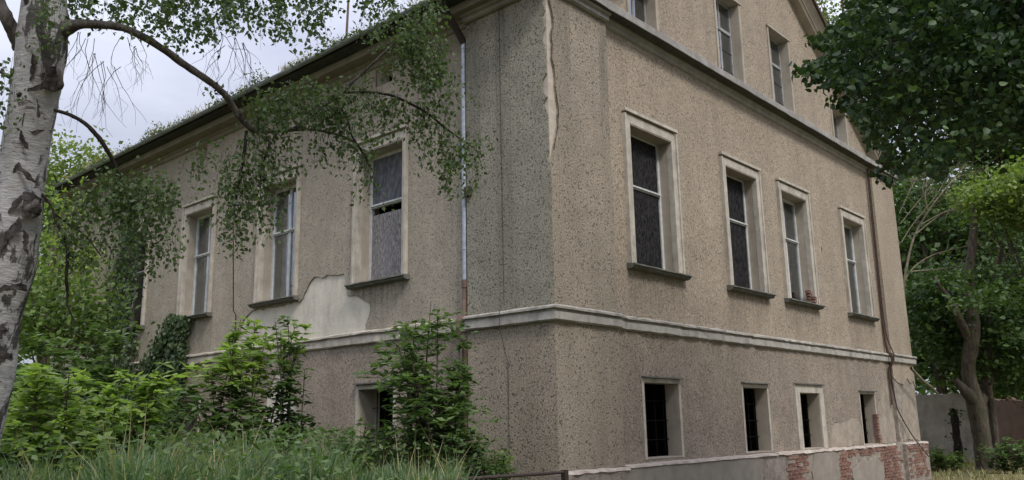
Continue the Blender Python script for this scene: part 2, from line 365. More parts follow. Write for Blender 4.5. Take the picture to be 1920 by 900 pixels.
class Tubes:
    def __init__(self): self.V = []; self.F = []; self.n = 0
    def add(self, pts, radii, ns=6, wob=0.0):
        pts = np.asarray(pts, float); n = len(pts); radii = np.broadcast_to(np.asarray(radii, float), (n,))
        T = np.gradient(pts, axis=0); T /= np.linalg.norm(T, axis=1)[:, None] + 1e-9
        ref = np.array([0.31, 0.52, 0.79]); A = np.cross(T, ref); A /= np.linalg.norm(A, axis=1)[:, None] + 1e-9; B = np.cross(T, A)
        an = np.linspace(0, 2 * np.pi, ns, endpoint=False)
        r = radii[:, None] * (1 + (rng.uniform(-wob, wob, (n, ns)) if wob else 0))
        V = pts[:, None, :] + r[..., None] * (np.cos(an)[None, :, None] * A[:, None, :] + np.sin(an)[None, :, None] * B[:, None, :])
        self.V.append(V.reshape(-1, 3)); i = np.arange(n - 1)[:, None]; j = np.arange(ns)[None, :]; j2 = (j + 1) % ns
        q = np.stack([i * ns + j, i * ns + j2, (i + 1) * ns + j2, (i + 1) * ns + j], -1).reshape(-1, 4) + self.n
        self.F.append(q)
        self.n += n * ns; return self
    def build(self, name, mat, parent, **kw):
        return mesh_obj(name, np.concatenate(self.V), np.concatenate(self.F), mat, parent, smooth=True, **kw)

def smooth_path(pts, n=4):
    """Catmull-Rom through points of any dimension"""
    P = np.asarray(pts, float); P = np.vstack([2 * P[0] - P[1], P, 2 * P[-1] - P[-2]]); o = []
    for i in range(1, len(P) - 2):
        for k in range(n):
            t = k / n
            o.append(0.5 * (2 * P[i] + (P[i + 1] - P[i - 1]) * t + (2 * P[i - 1] - 5 * P[i] + 4 * P[i + 1] - P[i + 2]) * t * t + (3 * P[i] - P[i - 1] - 3 * P[i + 1] + P[i + 2]) * t ** 3))
    o.append(P[-2]); return np.array(o)

def norm(a): return a / (np.linalg.norm(a, axis=-1, keepdims=True) + 1e-9)

class Leaves:
    """many small leaf faces: each is two facets folded along the midrib (four outline points, or six for near leaves)"""
    def __init__(self, six=False): self.V = []; self.n = 0; self.six = six
    def add(self, P, L, up=0.6, droop=0.0, width=0.62, D=None, jit=0.35):
        P = np.asarray(P, float); n = len(P)
        if n == 0: return self
        L = L * rng.uniform(1 - jit, 1 + jit, n)[:, None]
        nn = norm(rng.normal(size=(n, 3)) * 0.8 + np.array([0, 0, up * 1.6]))
        d = rng.normal(size=(n, 3)) if D is None else np.asarray(D) + rng.normal(size=(n, 3)) * 0.25
        d = d + np.array([0, 0, -droop * 1.5]); d = norm(d - nn * (np.sum(d * nn, 1)[:, None]) * (0.9 if droop < 0.5 else 0.3))
        s = norm(np.cross(nn, d)); nn = np.cross(d, s)
        W = L * width * 0.5; f = 0.22 * W
        if self.six:
            self.V.append(np.stack([P, P + d * L * 0.16 + s * W * 0.8 + nn * f, P + d * L * 0.52 + s * W * 0.86 + nn * f, P + d * L,
                                    P + d * L * 0.52 - s * W * 0.86 + nn * f, P + d * L * 0.16 - s * W * 0.8 + nn * f], 1))
        else:
            self.V.append(np.stack([P, P + d * L * 0.42 + s * W + nn * f, P + d * L, P + d * L * 0.42 - s * W + nn * f], 1))
        return self
    def build(self, name, mat, parent, kind='stuff', **kw):
        V = np.concatenate(self.V); n, k = V.shape[:2]; b = np.arange(n)[:, None] * k
        if self.six: F = np.concatenate([b + np.array([[0, 1, 2, 3]]), b + np.array([[0, 3, 4, 5]])])
        else: F = np.concatenate([b + np.array([[0, 1, 2]]), b + np.array([[0, 2, 3]])])
        return mesh_obj(name, V.reshape(-1, 3), F, mat, parent, kind=kind, **kw)

# ------------------------------------------------------------------ ground
def height(x, y):
    sm = lambda t: np.clip(t, 0, 1) ** 2 * (3 - 2 * np.clip(t, 0, 1))
    return 0.80 * sm((np.asarray(y) + 4.2) / 3.6) * (1 - sm((np.asarray(x) + 0.4) / 2.4)) + 0.04 * np.sin(np.asarray(x) * 1.3) * np.sin(np.asarray(y) * 1.1)
gx = np.concatenate([np.linspace(-900, -40, 12), np.linspace(-30, 40, 141), np.linspace(50, 900, 12)])
gy = np.concatenate([np.linspace(-900, -40, 12), np.linspace(-30, 40, 141), np.linspace(50, 900, 12)])
XX, YY = np.meshgrid(gx, gy, indexing='ij'); ZZ = height(XX, YY); nx, ny = XX.shape
ii, jj = np.meshgrid(np.arange(nx - 1), np.arange(ny - 1), indexing='ij')
GF = np.stack([ii * ny + jj, (ii + 1) * ny + jj, (ii + 1) * ny + jj + 1, ii * ny + jj + 1], -1).reshape(-1, 4)
mesh_obj('ground', np.stack([XX, YY, ZZ], -1).reshape(-1, 3), GF, 'ground', kind='structure', smooth=True)

# ------------------------------------------------------------------ the house
W_, D_ = 16.2, 20.5            # gable front width, length of the long side
WF = 0.10                      # depth of the main wall face; pilasters stand at 0
house = thing('plastered_house', 'large derelict brown roughcast house with boarded windows and gabled front', 'house', (0, 0, 0))
AX = 8.1; SL = 0.667
def rake(x): return 9.14 + (14.56 - 8.1 - abs(x - AX)) * SL

FW = [(3.01, 'board'), (6.48, 'board'), (9.10, 'casement_cloth'), (12.77, 'casement')]
SW = [(4.14, 'grey_board'), (7.48, 'casement_cloth'), (10.87, 'curtain'), (14.15, 'casement'), (17.4, 'casement')]
CF = [(2.96, 1.10, 1.07, 2.32, 0.06), (6.43, 1.06, 1.04, 2.31, 0.06), (9.02, 1.06, 1.03, 2.24, 0.22), (12.58, 1.02, 1.02, 2.28, 0.04)]
CS = [(4.20, 0.98, 1.05, 2.34, 0.07), (10.9, 0.98, 1.05, 2.34, 0.07)]
GW = [(3.0, 0.92, 8.78, 9.86), (6.48, 1.08, 8.78, 10.88), (9.08, 1.08, 8.78, 10.88), (12.63, 0.92, 8.78, 9.86)]
AV = [(4.11, 0.50), (7.5, 0.34), (10.9, 0.34), (14.3, 0.34), (17.6, 0.34)]
HWF, HWS = 0.70, 0.655
Z0, Z1 = 4.27, 6.80

def win_rect(c, hw, g=0.0): return rect(c - hw - g, c + hw + g, Z0 - (0.02 if g else 0), Z1 + g)
f_open = [win_rect(c, HWF) for c, k in FW] + [rect(c - w / 2, c + w / 2, a, b) for c, w, a, b, t in CF] + [rect(c - w / 2, c + w / 2, a, b) for c, w, a, b in GW]
s_open = [win_rect(c, HWS) for c, k in SW] + [rect(c - w / 2, c + w / 2, a, b) for c, w, a, b, t in CS] + [rect(c - w / 2, c + w / 2, 8.06, 8.43) for c, w in AV]
f_low = [rect(c - w / 2, c + w / 2, a, b) for c, w, a, b, t in CF]
f_up = [win_rect(c, HWF) for c, k in FW] + [rect(c - w / 2, c + w / 2, a, b) for c, w, a, b in GW]
sheet('wall', [(0.13, 0.0), (W_ - 0.02, 0.0), (W_ - 0.02, 3.2), (0.13, 3.2)], f_low, 'F', WF + 0.025, 0.37, 'core', house, label='pale undercoat wall behind the cellar roughcast')
gable = [(0.13, 3.2), (W_ - 0.02, 3.2), (W_ - 0.02, 8.9), (14.85, rake(14.85) + 0.02), (AX, rake(AX) + 0.1), (1.35, rake(1.35) + 0.02), (0.13, 8.9)]
sheet('wall', gable, f_up, 'F', WF + 0.025, WF + 0.5, 'core', house, label='pale undercoat wall behind the roughcast of the gable front')
sheet('wall', [(WF + 0.5, 0.0), (D_, 0.0), (D_, 8.9), (WF + 0.5, 8.9)], s_open, 'S', WF + 0.03, WF + 0.5, 'core', house, label='pale undercoat wall behind the roughcast of the long side')
b = MB(); b.box(W_ - 0.5, W_ - 0.02, WF + 0.5, D_, 0, 8.9); b.box(WF + 0.5, W_ - 0.5, D_ - 0.4, D_, 0, 8.9); b.build('wall', 'rough', house)
sheet('wall', [(0.3, 8.9), (W_ - 0.3, 8.9), (AX, rake(AX))], [], 'F', D_ - 0.4, D_, 'rough', house)
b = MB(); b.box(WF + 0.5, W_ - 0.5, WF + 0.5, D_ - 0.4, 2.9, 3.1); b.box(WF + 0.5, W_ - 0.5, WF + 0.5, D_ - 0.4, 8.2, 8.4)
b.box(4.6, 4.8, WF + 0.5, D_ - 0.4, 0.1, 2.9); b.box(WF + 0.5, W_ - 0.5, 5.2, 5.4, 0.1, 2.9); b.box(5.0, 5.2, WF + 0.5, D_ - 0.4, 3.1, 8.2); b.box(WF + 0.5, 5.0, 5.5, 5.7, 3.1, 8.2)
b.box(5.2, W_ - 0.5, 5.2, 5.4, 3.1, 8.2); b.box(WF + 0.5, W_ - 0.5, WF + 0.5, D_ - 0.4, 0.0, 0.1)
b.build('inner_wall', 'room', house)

# roughcast sheets (real thickness, so that their broken edges show)
TF = 0.22
def trimhole(c, hw): return rect(c - hw - 0.12, c + hw + 0.12, Z0 - 0.03, Z1 + 0.24)
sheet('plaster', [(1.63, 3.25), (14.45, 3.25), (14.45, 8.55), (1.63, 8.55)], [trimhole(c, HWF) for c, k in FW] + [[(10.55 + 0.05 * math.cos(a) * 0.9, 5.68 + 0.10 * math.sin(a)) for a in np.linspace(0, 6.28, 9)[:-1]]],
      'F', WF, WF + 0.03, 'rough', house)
sheet('plaster', [(1.35, 8.70), (14.85, 8.70), (14.85, rake(14.85)), (AX, rake(AX) + 0.05), (1.35, rake(1.35))],
      [rect(c - w / 2, c + w / 2, 8.72, bb) for c, w, a, bb in GW], 'F', WF, WF + 0.03, 'rough', house)
low_out = ragged([(10.3, 1.55), (11.8, 1.62)], 0.05, 0.2)[:-1]
sheet('plaster', [(1.63, 1.0), (10.05, 1.0), (10.0, 1.2), (10.12, 1.42), (10.35, 1.58), (10.9, 1.60), (11.4, 1.68), (11.85, 1.70), (12.05, 1.45), (12.0, 1.0), (13.2, 1.0), (13.22, 1.7), (13.3, 2.0), (13.5, 2.12), (13.75, 2.3), (13.9, 2.5), (14.1, 2.62), (14.45, 2.75), (14.45, 3.2), (1.63, 3.2)],
      [rect(c - w / 2, c + w / 2, a - 0.03 if i in (0, 1, 2) else a, bb) if False else rect(c - w / 2 - t * 0.6, c + w / 2 + t * 0.6, a + 0.005, bb + t * 0.6 + 0.01) for i, (c, w, a, bb, t) in enumerate(CF)],
      'F', WF, WF + 0.03, 'rough_low', house)
# long side, with the fallen patch
patch = [(8.95, 3.25), (8.95, 3.55), (8.80, 3.95), (8.55, 4.10), (8.40, 4.14), (7.6, 4.14), (6.62, 4.14), (6.50, 4.30), (6.38, 4.46), (6.16, 4.60), (5.95, 4.53), (5.60, 4.56), (5.22, 4.52), (5.16, 4.36), (5.08, 4.12), (4.86, 4.06), (4.56, 3.95), (4.40, 3.85), (4.44, 3.66), (4.52, 3.5), (4.50, 3.25)]
def rag2(p, a=0.025): return [(x + random.uniform(-a, a), z + random.uniform(-a, a)) if 3.3 < z else (x, z) for x, z in p]
fine_patch = []
for (a, c) in zip(patch[:-1], patch[1:]):
    n = max(1, int(math.dist(a, c) / 0.09))
    for k in range(n): fine_patch.append((a[0] + (c[0] - a[0]) * k / n, a[1] + (c[1] - a[1]) * k / n))
fine_patch.append(patch[-1])
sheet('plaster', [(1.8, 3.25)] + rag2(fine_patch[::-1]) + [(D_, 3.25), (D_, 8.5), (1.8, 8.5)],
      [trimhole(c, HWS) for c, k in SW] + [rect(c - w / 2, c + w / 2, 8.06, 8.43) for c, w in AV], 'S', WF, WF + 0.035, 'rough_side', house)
sheet('plaster', [(1.8, 0.3), (6.35, 0.3), (6.5, 1.5), (6.45, 1.9), (6.75, 2.2), (7.0, 2.75), (7.35, 2.85), (7.7, 2.3), (7.75, 1.4), (7.9, 0.3), (D_, 0.3), (D_, 3.2), (1.8, 3.2)],
      [rect(c - w / 2 - 0.04, c + w / 2 + 0.04, a, bb + 0.05) for c, w, a, bb, t in CS], 'S', WF, WF + 0.035, 'rough_low', house)

# pilasters: solid body plus roughcast crust; the near corner has lost a strip of crust
def pil(u0, u1, z0, z1, side, mat='coarse'): return MB(side).box(u0, u1, 0.0, WF + 0.03, z0, z1).build('pilaster', mat, house)
b = MB(); b.box(0.03, 1.60, 0.03, 1.78, 0.3, 8.6); b.build('pilaster', 'strip', house, label='pale undercoat of the near corner pilaster where a strip of roughcast has fallen')
edge = [(0.014, 3.2), (0.014, 5.55), (0.05, 5.7), (0.12, 5.95), (0.17, 6.15), (0.20, 6.40), (0.185, 6.62), (0.16, 6.75), (0.15, 6.95), (0.12, 7.15), (0.09, 7.3), (0.10, 7.55), (0.085, 7.72), (0.12, 7.80), (0.15, 7.88), (0.13, 8.0), (0.10, 8.15), (0.06, 8.28), (0.03, 8.42), (0.0, 8.46), (0.0, 8.6)]
fe = []
edge = [(x * 1.12, z) for x, z in edge]
for a, c in zip(edge[:-1], edge[1:]):
    n = max(1, int(math.dist(a, c) / 0.07))
    for k in range(n): fe.append((a[0] + (c[0] - a[0]) * k / n + (random.uniform(-0.012, 0.012) if 5.55 < a[1] < 8.4 else 0), a[1] + (c[1] - a[1]) * k / n))
fe.append(edge[-1])
sheet('pilaster', [(1.63, 8.6), (1.63, 3.2)] + fe, [], 'F', 0.0, 0.03, 'coarse', house, label='coarse roughcast crust of the corner pilaster with a ragged broken edge')
es = []
for k in range(56):
    z = 3.2 + 5.4 * k / 55
    es.append((0.03 + (random.random() ** 3 * 0.10 if 5.6 < z < 8.4 else 0.0), z))
sheet('pilaster', [(1.8, 8.6), (1.8, 3.2)] + es, [], 'S', 0.0, 0.03, 'coarse_side', house)
crk = [(p[0] + 0.006, p[1]) for p in fe if 5.75 < p[1] < 8.4]
sheet('crack', [(u + 0.003 + 0.016 * random.random(), z) for u, z in crk] + [(u - 0.004, z) for u, z in crk[::-1]], [], 'F', -0.004, 0.0285, 'crack', house)  # thin dark ribbon painted as the shadowed gap of the crack
b = MB(); b.box(0.0, 1.63, 0.0, WF + 0.03, 1.0, 3.2); b.box(0.0, WF, WF + 0.03, 1.8, 0.3, 3.2); b.build('pilaster', 'coarse', house)
pil(14.45, W_, 3.2, 8.6, 'F', 'rough')
sheet('pilaster', [(14.45, 3.2), (14.45, 2.72), (14.75, 2.60), (15.2, 2.55), (15.55, 2.75), (15.8, 2.6), (16.05, 2.7), (W_, 2.5), (W_, 3.2)], [], 'F', 0.0, 0.03, 'rough', house)
b = MB(); b.box(14.47, W_ - 0.02, 0.02, WF + 0.03, 0.9, 3.0); b.build('pilaster', 'rubble', house, label='bare patchy foot of the far pilaster')

# string course, following the pilasters
def course(w): return [(WF + 0.03, 3.36), (w + 0.035, 3.375), (w - 0.012, 3.35), (w - 0.012, 3.318), (w + 0.05, 3.312), (w + 0.04, 3.275), (w + 0.02, 3.27), (w + 0.02, 3.16), (w + 0.045, 3.14), (WF + 0.03, 3.13)]
b = MB('F'); b.sweep(course(-0.10), 0.0, 1.63, 0.25, 0.004, 1.0, 0, 0.015); b.sweep(course(0.0), 1.631, 14.449, 0.16, 0.006, chips=0.045); b.sweep(course(-0.10), 14.45, W_ + 0.08, 0.25, 0.004, chips=0.03)
b.build('string_course', 'course', house)
b = MB('S'); b.sweep(course(-0.10), 0.0, 1.8, 0.25, 0.004, 1.0, 0, 0.015); b.build('string_course', 'course', house)
b = MB('S'); b.sweep(course(0.01), 1.802, 8.85, 0.22, 0.006, chips=0.05); b.sweep(course(0.01), 9.05, D_, 0.25, 0.006, chips=0.05)
b.build('string_course', 'trim', house, label='flaking pale moulding along the long side')

# main cornice of the gable front and of the eaves
def lowmould(w): return [(WF + 0.03, 8.6), (w - 0.05, 8.598), (w - 0.05, 8.55), (w, 8.53), (w, 8.47), (w + 0.03, 8.45), (WF + 0.03, 8.44)]
b = MB('F'); b.sweep(lowmould(-0.08), 0.0, 1.63, 0.5, 0.002, 1.0, 0); b.sweep(lowmould(0.05), 1.632, 14.448, 0.5, 0.003); b.sweep(lowmould(-0.08), 14.45, W_ + 0.05, 0.5, 0.003)
b.sweep([(WF + 0.03, 8.745), (-0.20, 8.735), (-0.215, 8.72), (-0.20, 8.60), (-0.02, 8.602), (WF + 0.03, 8.602)], -0.0, W_ + 0.12, 0.3, 0.004, 1.0, 0, 0.012)
b.build('cornice', 'cornice', house)
MB('F').box(0.0, W_ + 0.1, -0.185, 0.09, 8.590, 8.5985).build('soffit', 'soffit_shade', house)  # near-black strip paints in the shade under the cornice
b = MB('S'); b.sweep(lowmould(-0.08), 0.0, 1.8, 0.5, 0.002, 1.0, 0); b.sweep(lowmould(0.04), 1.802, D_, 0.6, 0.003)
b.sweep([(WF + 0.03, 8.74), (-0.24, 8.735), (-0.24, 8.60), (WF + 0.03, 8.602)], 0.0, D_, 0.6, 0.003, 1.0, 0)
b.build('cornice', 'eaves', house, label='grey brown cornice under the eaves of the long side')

# roof: two slopes with a flatter foot at the eaves
def roof_z(x):
    a = abs(x - AX); return rake(x) + 0.42 if a < 6.55 else rake(AX + 6.55) + 0.42 - (a - 6.55) * 0.295
prof = []
for x in (-0.52, 1.55, AX, 2 * AX - 1.55, 2 * AX + 0.52): prof.append((x, roof_z(x)))
b = MB('F'); pr = prof + [(x, z - 0.10) for x, z in prof[::-1]]
n = len(pr); k = len(b.V)
for y in (-0.36, D_ + 0.3):
    for x, z in pr: b.V.append((x, y, z))
for i in range(n): b.F.append((i, (i + 1) % n, n + (i + 1) % n, n + i))
for i in range(4):
    for o_ in (0, n): b.F.append((o_ + i, o_ + i + 1, o_ + n - 2 - i, o_ + n - 1 - i))
b.build('roof', 'tile', house)
# raking cornice on the gable
b = MB('F')
def rk(x0, x1):
    pf = [(WF + 0.03, 0.0), (-0.10, 0.03), (-0.14, 0.10), (-0.16, 0.10), (-0.16, 0.14), (-0.30, 0.30), (-0.30, 0.315), (WF + 0.03, 0.315)]
    base = len(b.V); n_ = 10
    for i in range(n_ + 1):
        x = x0 + (x1 - x0) * i / n_
        for w, dz in pf: b.V.append((x, w, rake(x) + dz))
    kk = len(pf)
    for i in range(n_):
        for q in range(kk): b.F.append((base + i * kk + q, base + i * kk + (q + 1) % kk, base + (i + 1) * kk + (q + 1) % kk, base + (i + 1) * kk + q))
    b.F.append(tuple(base + q for q in range(kk))); b.F.append(tuple(base + n_ * kk + q for q in range(kk)))
rk(1.3, AX); rk(AX, 2 * AX - 1.3)
b.build('raking_cornice', 'jamb', house)
# eaves board, gutter and soffit on the long side
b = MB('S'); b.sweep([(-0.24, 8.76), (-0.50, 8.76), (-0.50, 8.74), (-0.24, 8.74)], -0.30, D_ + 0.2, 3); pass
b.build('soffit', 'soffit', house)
b = MB('S'); ga = np.linspace(0, math.pi, 7)
gp = [(-0.575 + 0.058 * math.cos(t), 8.815 - 0.058 * math.sin(t)) for t in ga] + [(-0.575 - 0.055, 8.818), (-0.575 + 0.055, 8.818)][:0]
gp = gp + [(-0.575 - 0.050 * math.cos(t), 8.816 - 0.050 * math.sin(t)) for t in ga]
b.sweep(gp, -0.25, D_ + 0.1, 0.6, 0.005); b.build('gutter', 'gutter', house)

# downpipes
t = Tubes(); t.add(smooth_path([(-0.57, 1.86, 8.80), (-0.52, 1.86, 8.66), (-0.26, 1.87, 8.44), (-0.06, 1.88, 8.25), (0.02, 1.88, 8.15)]), 0.062, 10); o = t.build('downpipe', 'darkpipe', house, label='dark bent top of the long side downpipe')
t = Tubes(); t.add([(0.03, 1.88, 8.2), (0.03, 1.88, 6.0), (0.03, 1.88, 3.95)], 0.046, 10)
for z in (8.05, 6.1, 4.5): t.add([(0.03, 1.88, z - 0.02), (0.03, 1.88, z + 0.02)], 0.054, 10)
t.build('downpipe', 'zinc', house, label='bright zinc middle length of downpipe beside the corner pilaster')
t = Tubes(); t.add([(0.03, 1.88, 3.98), (0.03, 1.88, 3.85)], 0.062, 10); t.add([(0.03, 1.88, 3.95), (0.02, 1.88, 3.4), (-0.13, 1.88, 3.3), (-0.13, 1.88, 3.1), (0.02, 1.88, 2.95), (0.02, 1.88, 0.8)], 0.05, 10)
t.build('downpipe', 'brown', house, label='rusty brown lower length of the long side downpipe')
t = Tubes(); t.add(smooth_path([(14.25, 0.0, 8.56), (14.28, 0.02, 8.3), (14.27, 0.03, 8.0), (14.26, 0.04, 6.0), (14.26, 0.04, 3.6), (14.26, -0.06, 3.36), (14.26, -0.06, 3.1), (14.27, 0.04, 2.9), (14.26, 0.04, 2.0)]), 0.036, 8); t.build('downpipe', 'brown', house, label='thin brown downpipe beside the far pilaster of the gable front')
t = Tubes(); t.add(smooth_path([(14.20, -0.02, 8.3), (14.16, -0.01, 6.0), (14.18, -0.01, 4.0), (14.22, -0.14, 3.3), (14.2, -0.02, 2.9), (14.33, -0.02, 2.1), (14.42, -0.05, 1.8), (15.1, -0.10, 1.2), (15.7, -0.28, 0.62)], 5), 0.016, 5); t.build('cable', 'darkpipe', house, label='loose black cable hanging down beside the far pilaster')
t = Tubes(); t.add([(0.0, 1.0, 3.5), (-0.008, 1.0, 5.0), (-0.008, 1.01, 8.5)], 0.0035, 4); t.add([(-0.012, 0.93, 1.0), (-0.012, 0.93, 2.6), (-0.03, 0.96, 2.72), (-0.11, 1.0, 3.1), (-0.11, 1.0, 3.4)], 0.004, 4); t.build('wire', 'iron', house)
MB('S').box(1.68, 1.80, -0.07, 0.0, 5.36, 5.52, 0.008).build('bracket', 'iron', house)
t = Tubes(); t.add([(-0.10, 8.98, 6.0), (-0.0, 8.97, 4.2), (0.06, 8.96, 4.1), (0.05, 8.93, 2.4)], 0.014, 5); t.build('cable', 'darkpipe', house, label='black cable beside the second window of the long side')
t = Tubes(); t.add([(2.2, 8.2, 9.6), (2.25, 8.1, 13.6)], [0.035, 0.025], 6); t.build('lightning_rod', 'brown', house)

# ---- windows
def window(c, kind, side, hw, z0=Z0, z1=Z1, tw=0.17, label=None):
    rec = 0.345 if side == 'F' else 0.36
    u0, u1 = c - hw, c + hw; j = lambda: random.uniform(-0.004, 0.004)
    b = MB(side)
    for s, e in ((u0, -1), (u1, 1)):
        a, d = sorted((s, s + e * (tw - 0.05)))
        b.box(a, d, 0.055, WF + 0.03, z0, z1 + 0.012)
        a, d = sorted((s + e * (tw - 0.05) , s + e * tw)); b.box(a, d, 0.03, WF + 0.03, z0, z1 + 0.16)
    b.box(u0 + 0.0005, u0 + 0.016, 0.056, 0.17, z0, z1); b.box(u1 - 0.016, u1 - 0.0005, 0.056, 0.17, z0, z1)
    b.box(u0 - tw + 0.05, u1 + tw - 0.05, 0.056, WF + 0.03, z1 + 0.012, z1 + 0.17)
    b.box(u0 - tw + 0.05, u1 + tw - 0.05, 0.092, WF + 0.03, z1 + 0.17, z1 + 0.205)
    b.box(u0 - tw - 0.005, u1 + tw + 0.005, 0.012, WF + 0.03, z1 + 0.203, z1 + 0.258, 0.004)
    w = b.build('window', 'trim', house, label=label)
    b = MB(side); b.box(u0, u0 + 0.012, 0.058, rec + 0.02, z0, z1); b.box(u1 - 0.012, u1, 0.058, rec + 0.02, z0, z1); b.box(u0 + 0.012, u1 - 0.012, 0.058, rec + 0.02, z1 - 0.012, z1 - 0.001)
    b.build('jamb', 'jamb', w)
    b = MB(side); b.sweep([(rec, z0 + 0.035), (-0.07, z0 - 0.005), (-0.075, z0 - 0.028), (-0.035, z0 - 0.042), (-0.03, z0 - 0.07), (0.02, z0 - 0.085), (rec, z0 - 0.085)], u0 - tw - 0.06, u1 + tw + 0.06, 0.16, 0.004, chips=0.025)
    b.build('sill', 'sill', w)
    # sash
    zt = z0 + 0.60 * (z1 - z0); i0, i1 = u0 + 0.012, u1 - 0.012; zb = z0 + 0.03
    b = MB(side); fw = 0.065
    b.box(i0, i0 + fw, rec, rec + 0.06, zb, z1 - 0.012); b.box(i1 - fw, i1, rec, rec + 0.06, zb, z1 - 0.012)
    b.box(i0 + fw, i1 - fw, rec, rec + 0.06, z1 - 0.075, z1 - 0.012); b.box(i0 + fw, i1 - fw, rec, rec + 0.06, zb, zb + 0.06)
    b.box(i0 + fw, i1 - fw, rec - 0.02, rec + 0.06, zt - 0.035, zt + 0.035); b.box(i0 + fw, i1 - fw, rec - 0.05, rec - 0.02, zt - 0.01, zt + 0.02)
    mull = kind in ('casement', 'casement_cloth', 'curtain')
    if mull:
        b.box(c - 0.045, c + 0.045, rec + 0.002, rec + 0.058, zb + 0.06, zt - 0.035); b.box(c - 0.035, c + 0.035, rec + 0.002, rec + 0.058, zt + 0.035, z1 - 0.075)
    b.build('sash', 'white', w)
    lights = [(i0 + fw, i1 - fw, zb + 0.06, zt - 0.035), (i0 + fw, i1 - fw, zt + 0.035, z1 - 0.075)]
    if kind == 'board':
        for (a, d, q, r) in lights: MB(side).box(a - (0.02 if side == 'F' else 0), d - 0.05, rec - 0.004, rec + 0.03, q - 0.02, r + 0.02, 0.003).build('board', 'bdark', w)
    elif kind == 'grey_board':
        a, d, q, r = lights[0]; MB(side).box(a - 0.01, d, rec + 0.01, rec + 0.03, q, r - 0.14, 0.004).build('board', 'bgrey', w, label='weathered grey chipboard in the lower light')
        a, d, q, r = lights[1]; MB(side).box(a - 0.01, d, rec + 0.015, rec + 0.03, q, r, 0.004).build('board', 'bslate', w, label='dark slate board in the upper light')
    else:
        for (a, d, q, r) in lights:
            for e0, e1 in ((a, c - 0.04), (c + 0.04, d)):
                if kind == 'casement_cloth' and random.random() < 0.0: continue
                MB(side).box(e0, e1, rec + 0.028, rec + 0.034, q, r).build('pane', 'glass', w)
        # curtains hang behind the panes: a pleated sheet
        def cloth(a, d, q, r):
            n_ = 18; b2 = MB(side)
            for i in range(n_ + 1):
                u = a + (d - a) * i / n_; ww = rec + 0.052 + 0.010 * math.sin(i * 1.9) + random.uniform(-0.002, 0.002)
                for zz in (q, r): b2.V += [b2.p(u, ww, zz), b2.p(u, ww + 0.006, zz)]
            for i in range(n_):
                k = i * 4
                b2.F += [(k, k + 4, k + 6, k + 2), (k + 1, k + 3, k + 7, k + 5), (k, k + 1, k + 5, k + 4), (k + 2, k + 6, k + 7, k + 3)]
            b2.build('curtain', 'curtain', w)
        if kind == 'curtain': cloth(i0 + 0.03, c + 0.22, zb, z1 - 0.08); cloth(c + 0.26, i1 - 0.05, zb, zt)
        if kind == 'casement_cloth':
            if side == 'S': cloth(i0 + 0.06, c + 0.08, zt, z1 - 0.05); cloth(i0 + 0.02, i0 + 0.2, zb, zt - 0.2)
            else: cloth(i0, c + 0.15, zt, z1 - 0.06); cloth(i0, c - 0.1, zb, zt); cloth(c + 0.25, i1 - 0.05, zb, zt)
        if kind == 'casement' and side == 'F': cloth(i0 + 0.02, i1 - 0.03, zt, z1 - 0.06); cloth(i0 + 0.02, c + 0.2, zb, zt)
    return w
lab = {'board': None, 'casement': None, 'casement_cloth': None}
names = ['window boarded with black panels nearest the corner on the front', 'second front window boarded with black panels', 'front window with torn curtains and broken brick at its foot', 'front window with bare glass beside the far pilaster']
wins = []
for (c, k), nm in zip(FW, names): wins.append(window(c, k, 'F', HWF, label=nm))
names = ['long side window closed with grey weathered boards', 'long side window above the fallen plaster patch', 'long side window with drawn pale curtains', 'long side window half hidden in ivy', 'far long side window hidden in leaves']
for (c, k), nm in zip(SW, names): window(c, k, 'S', HWS, tw=0.11, label=nm)

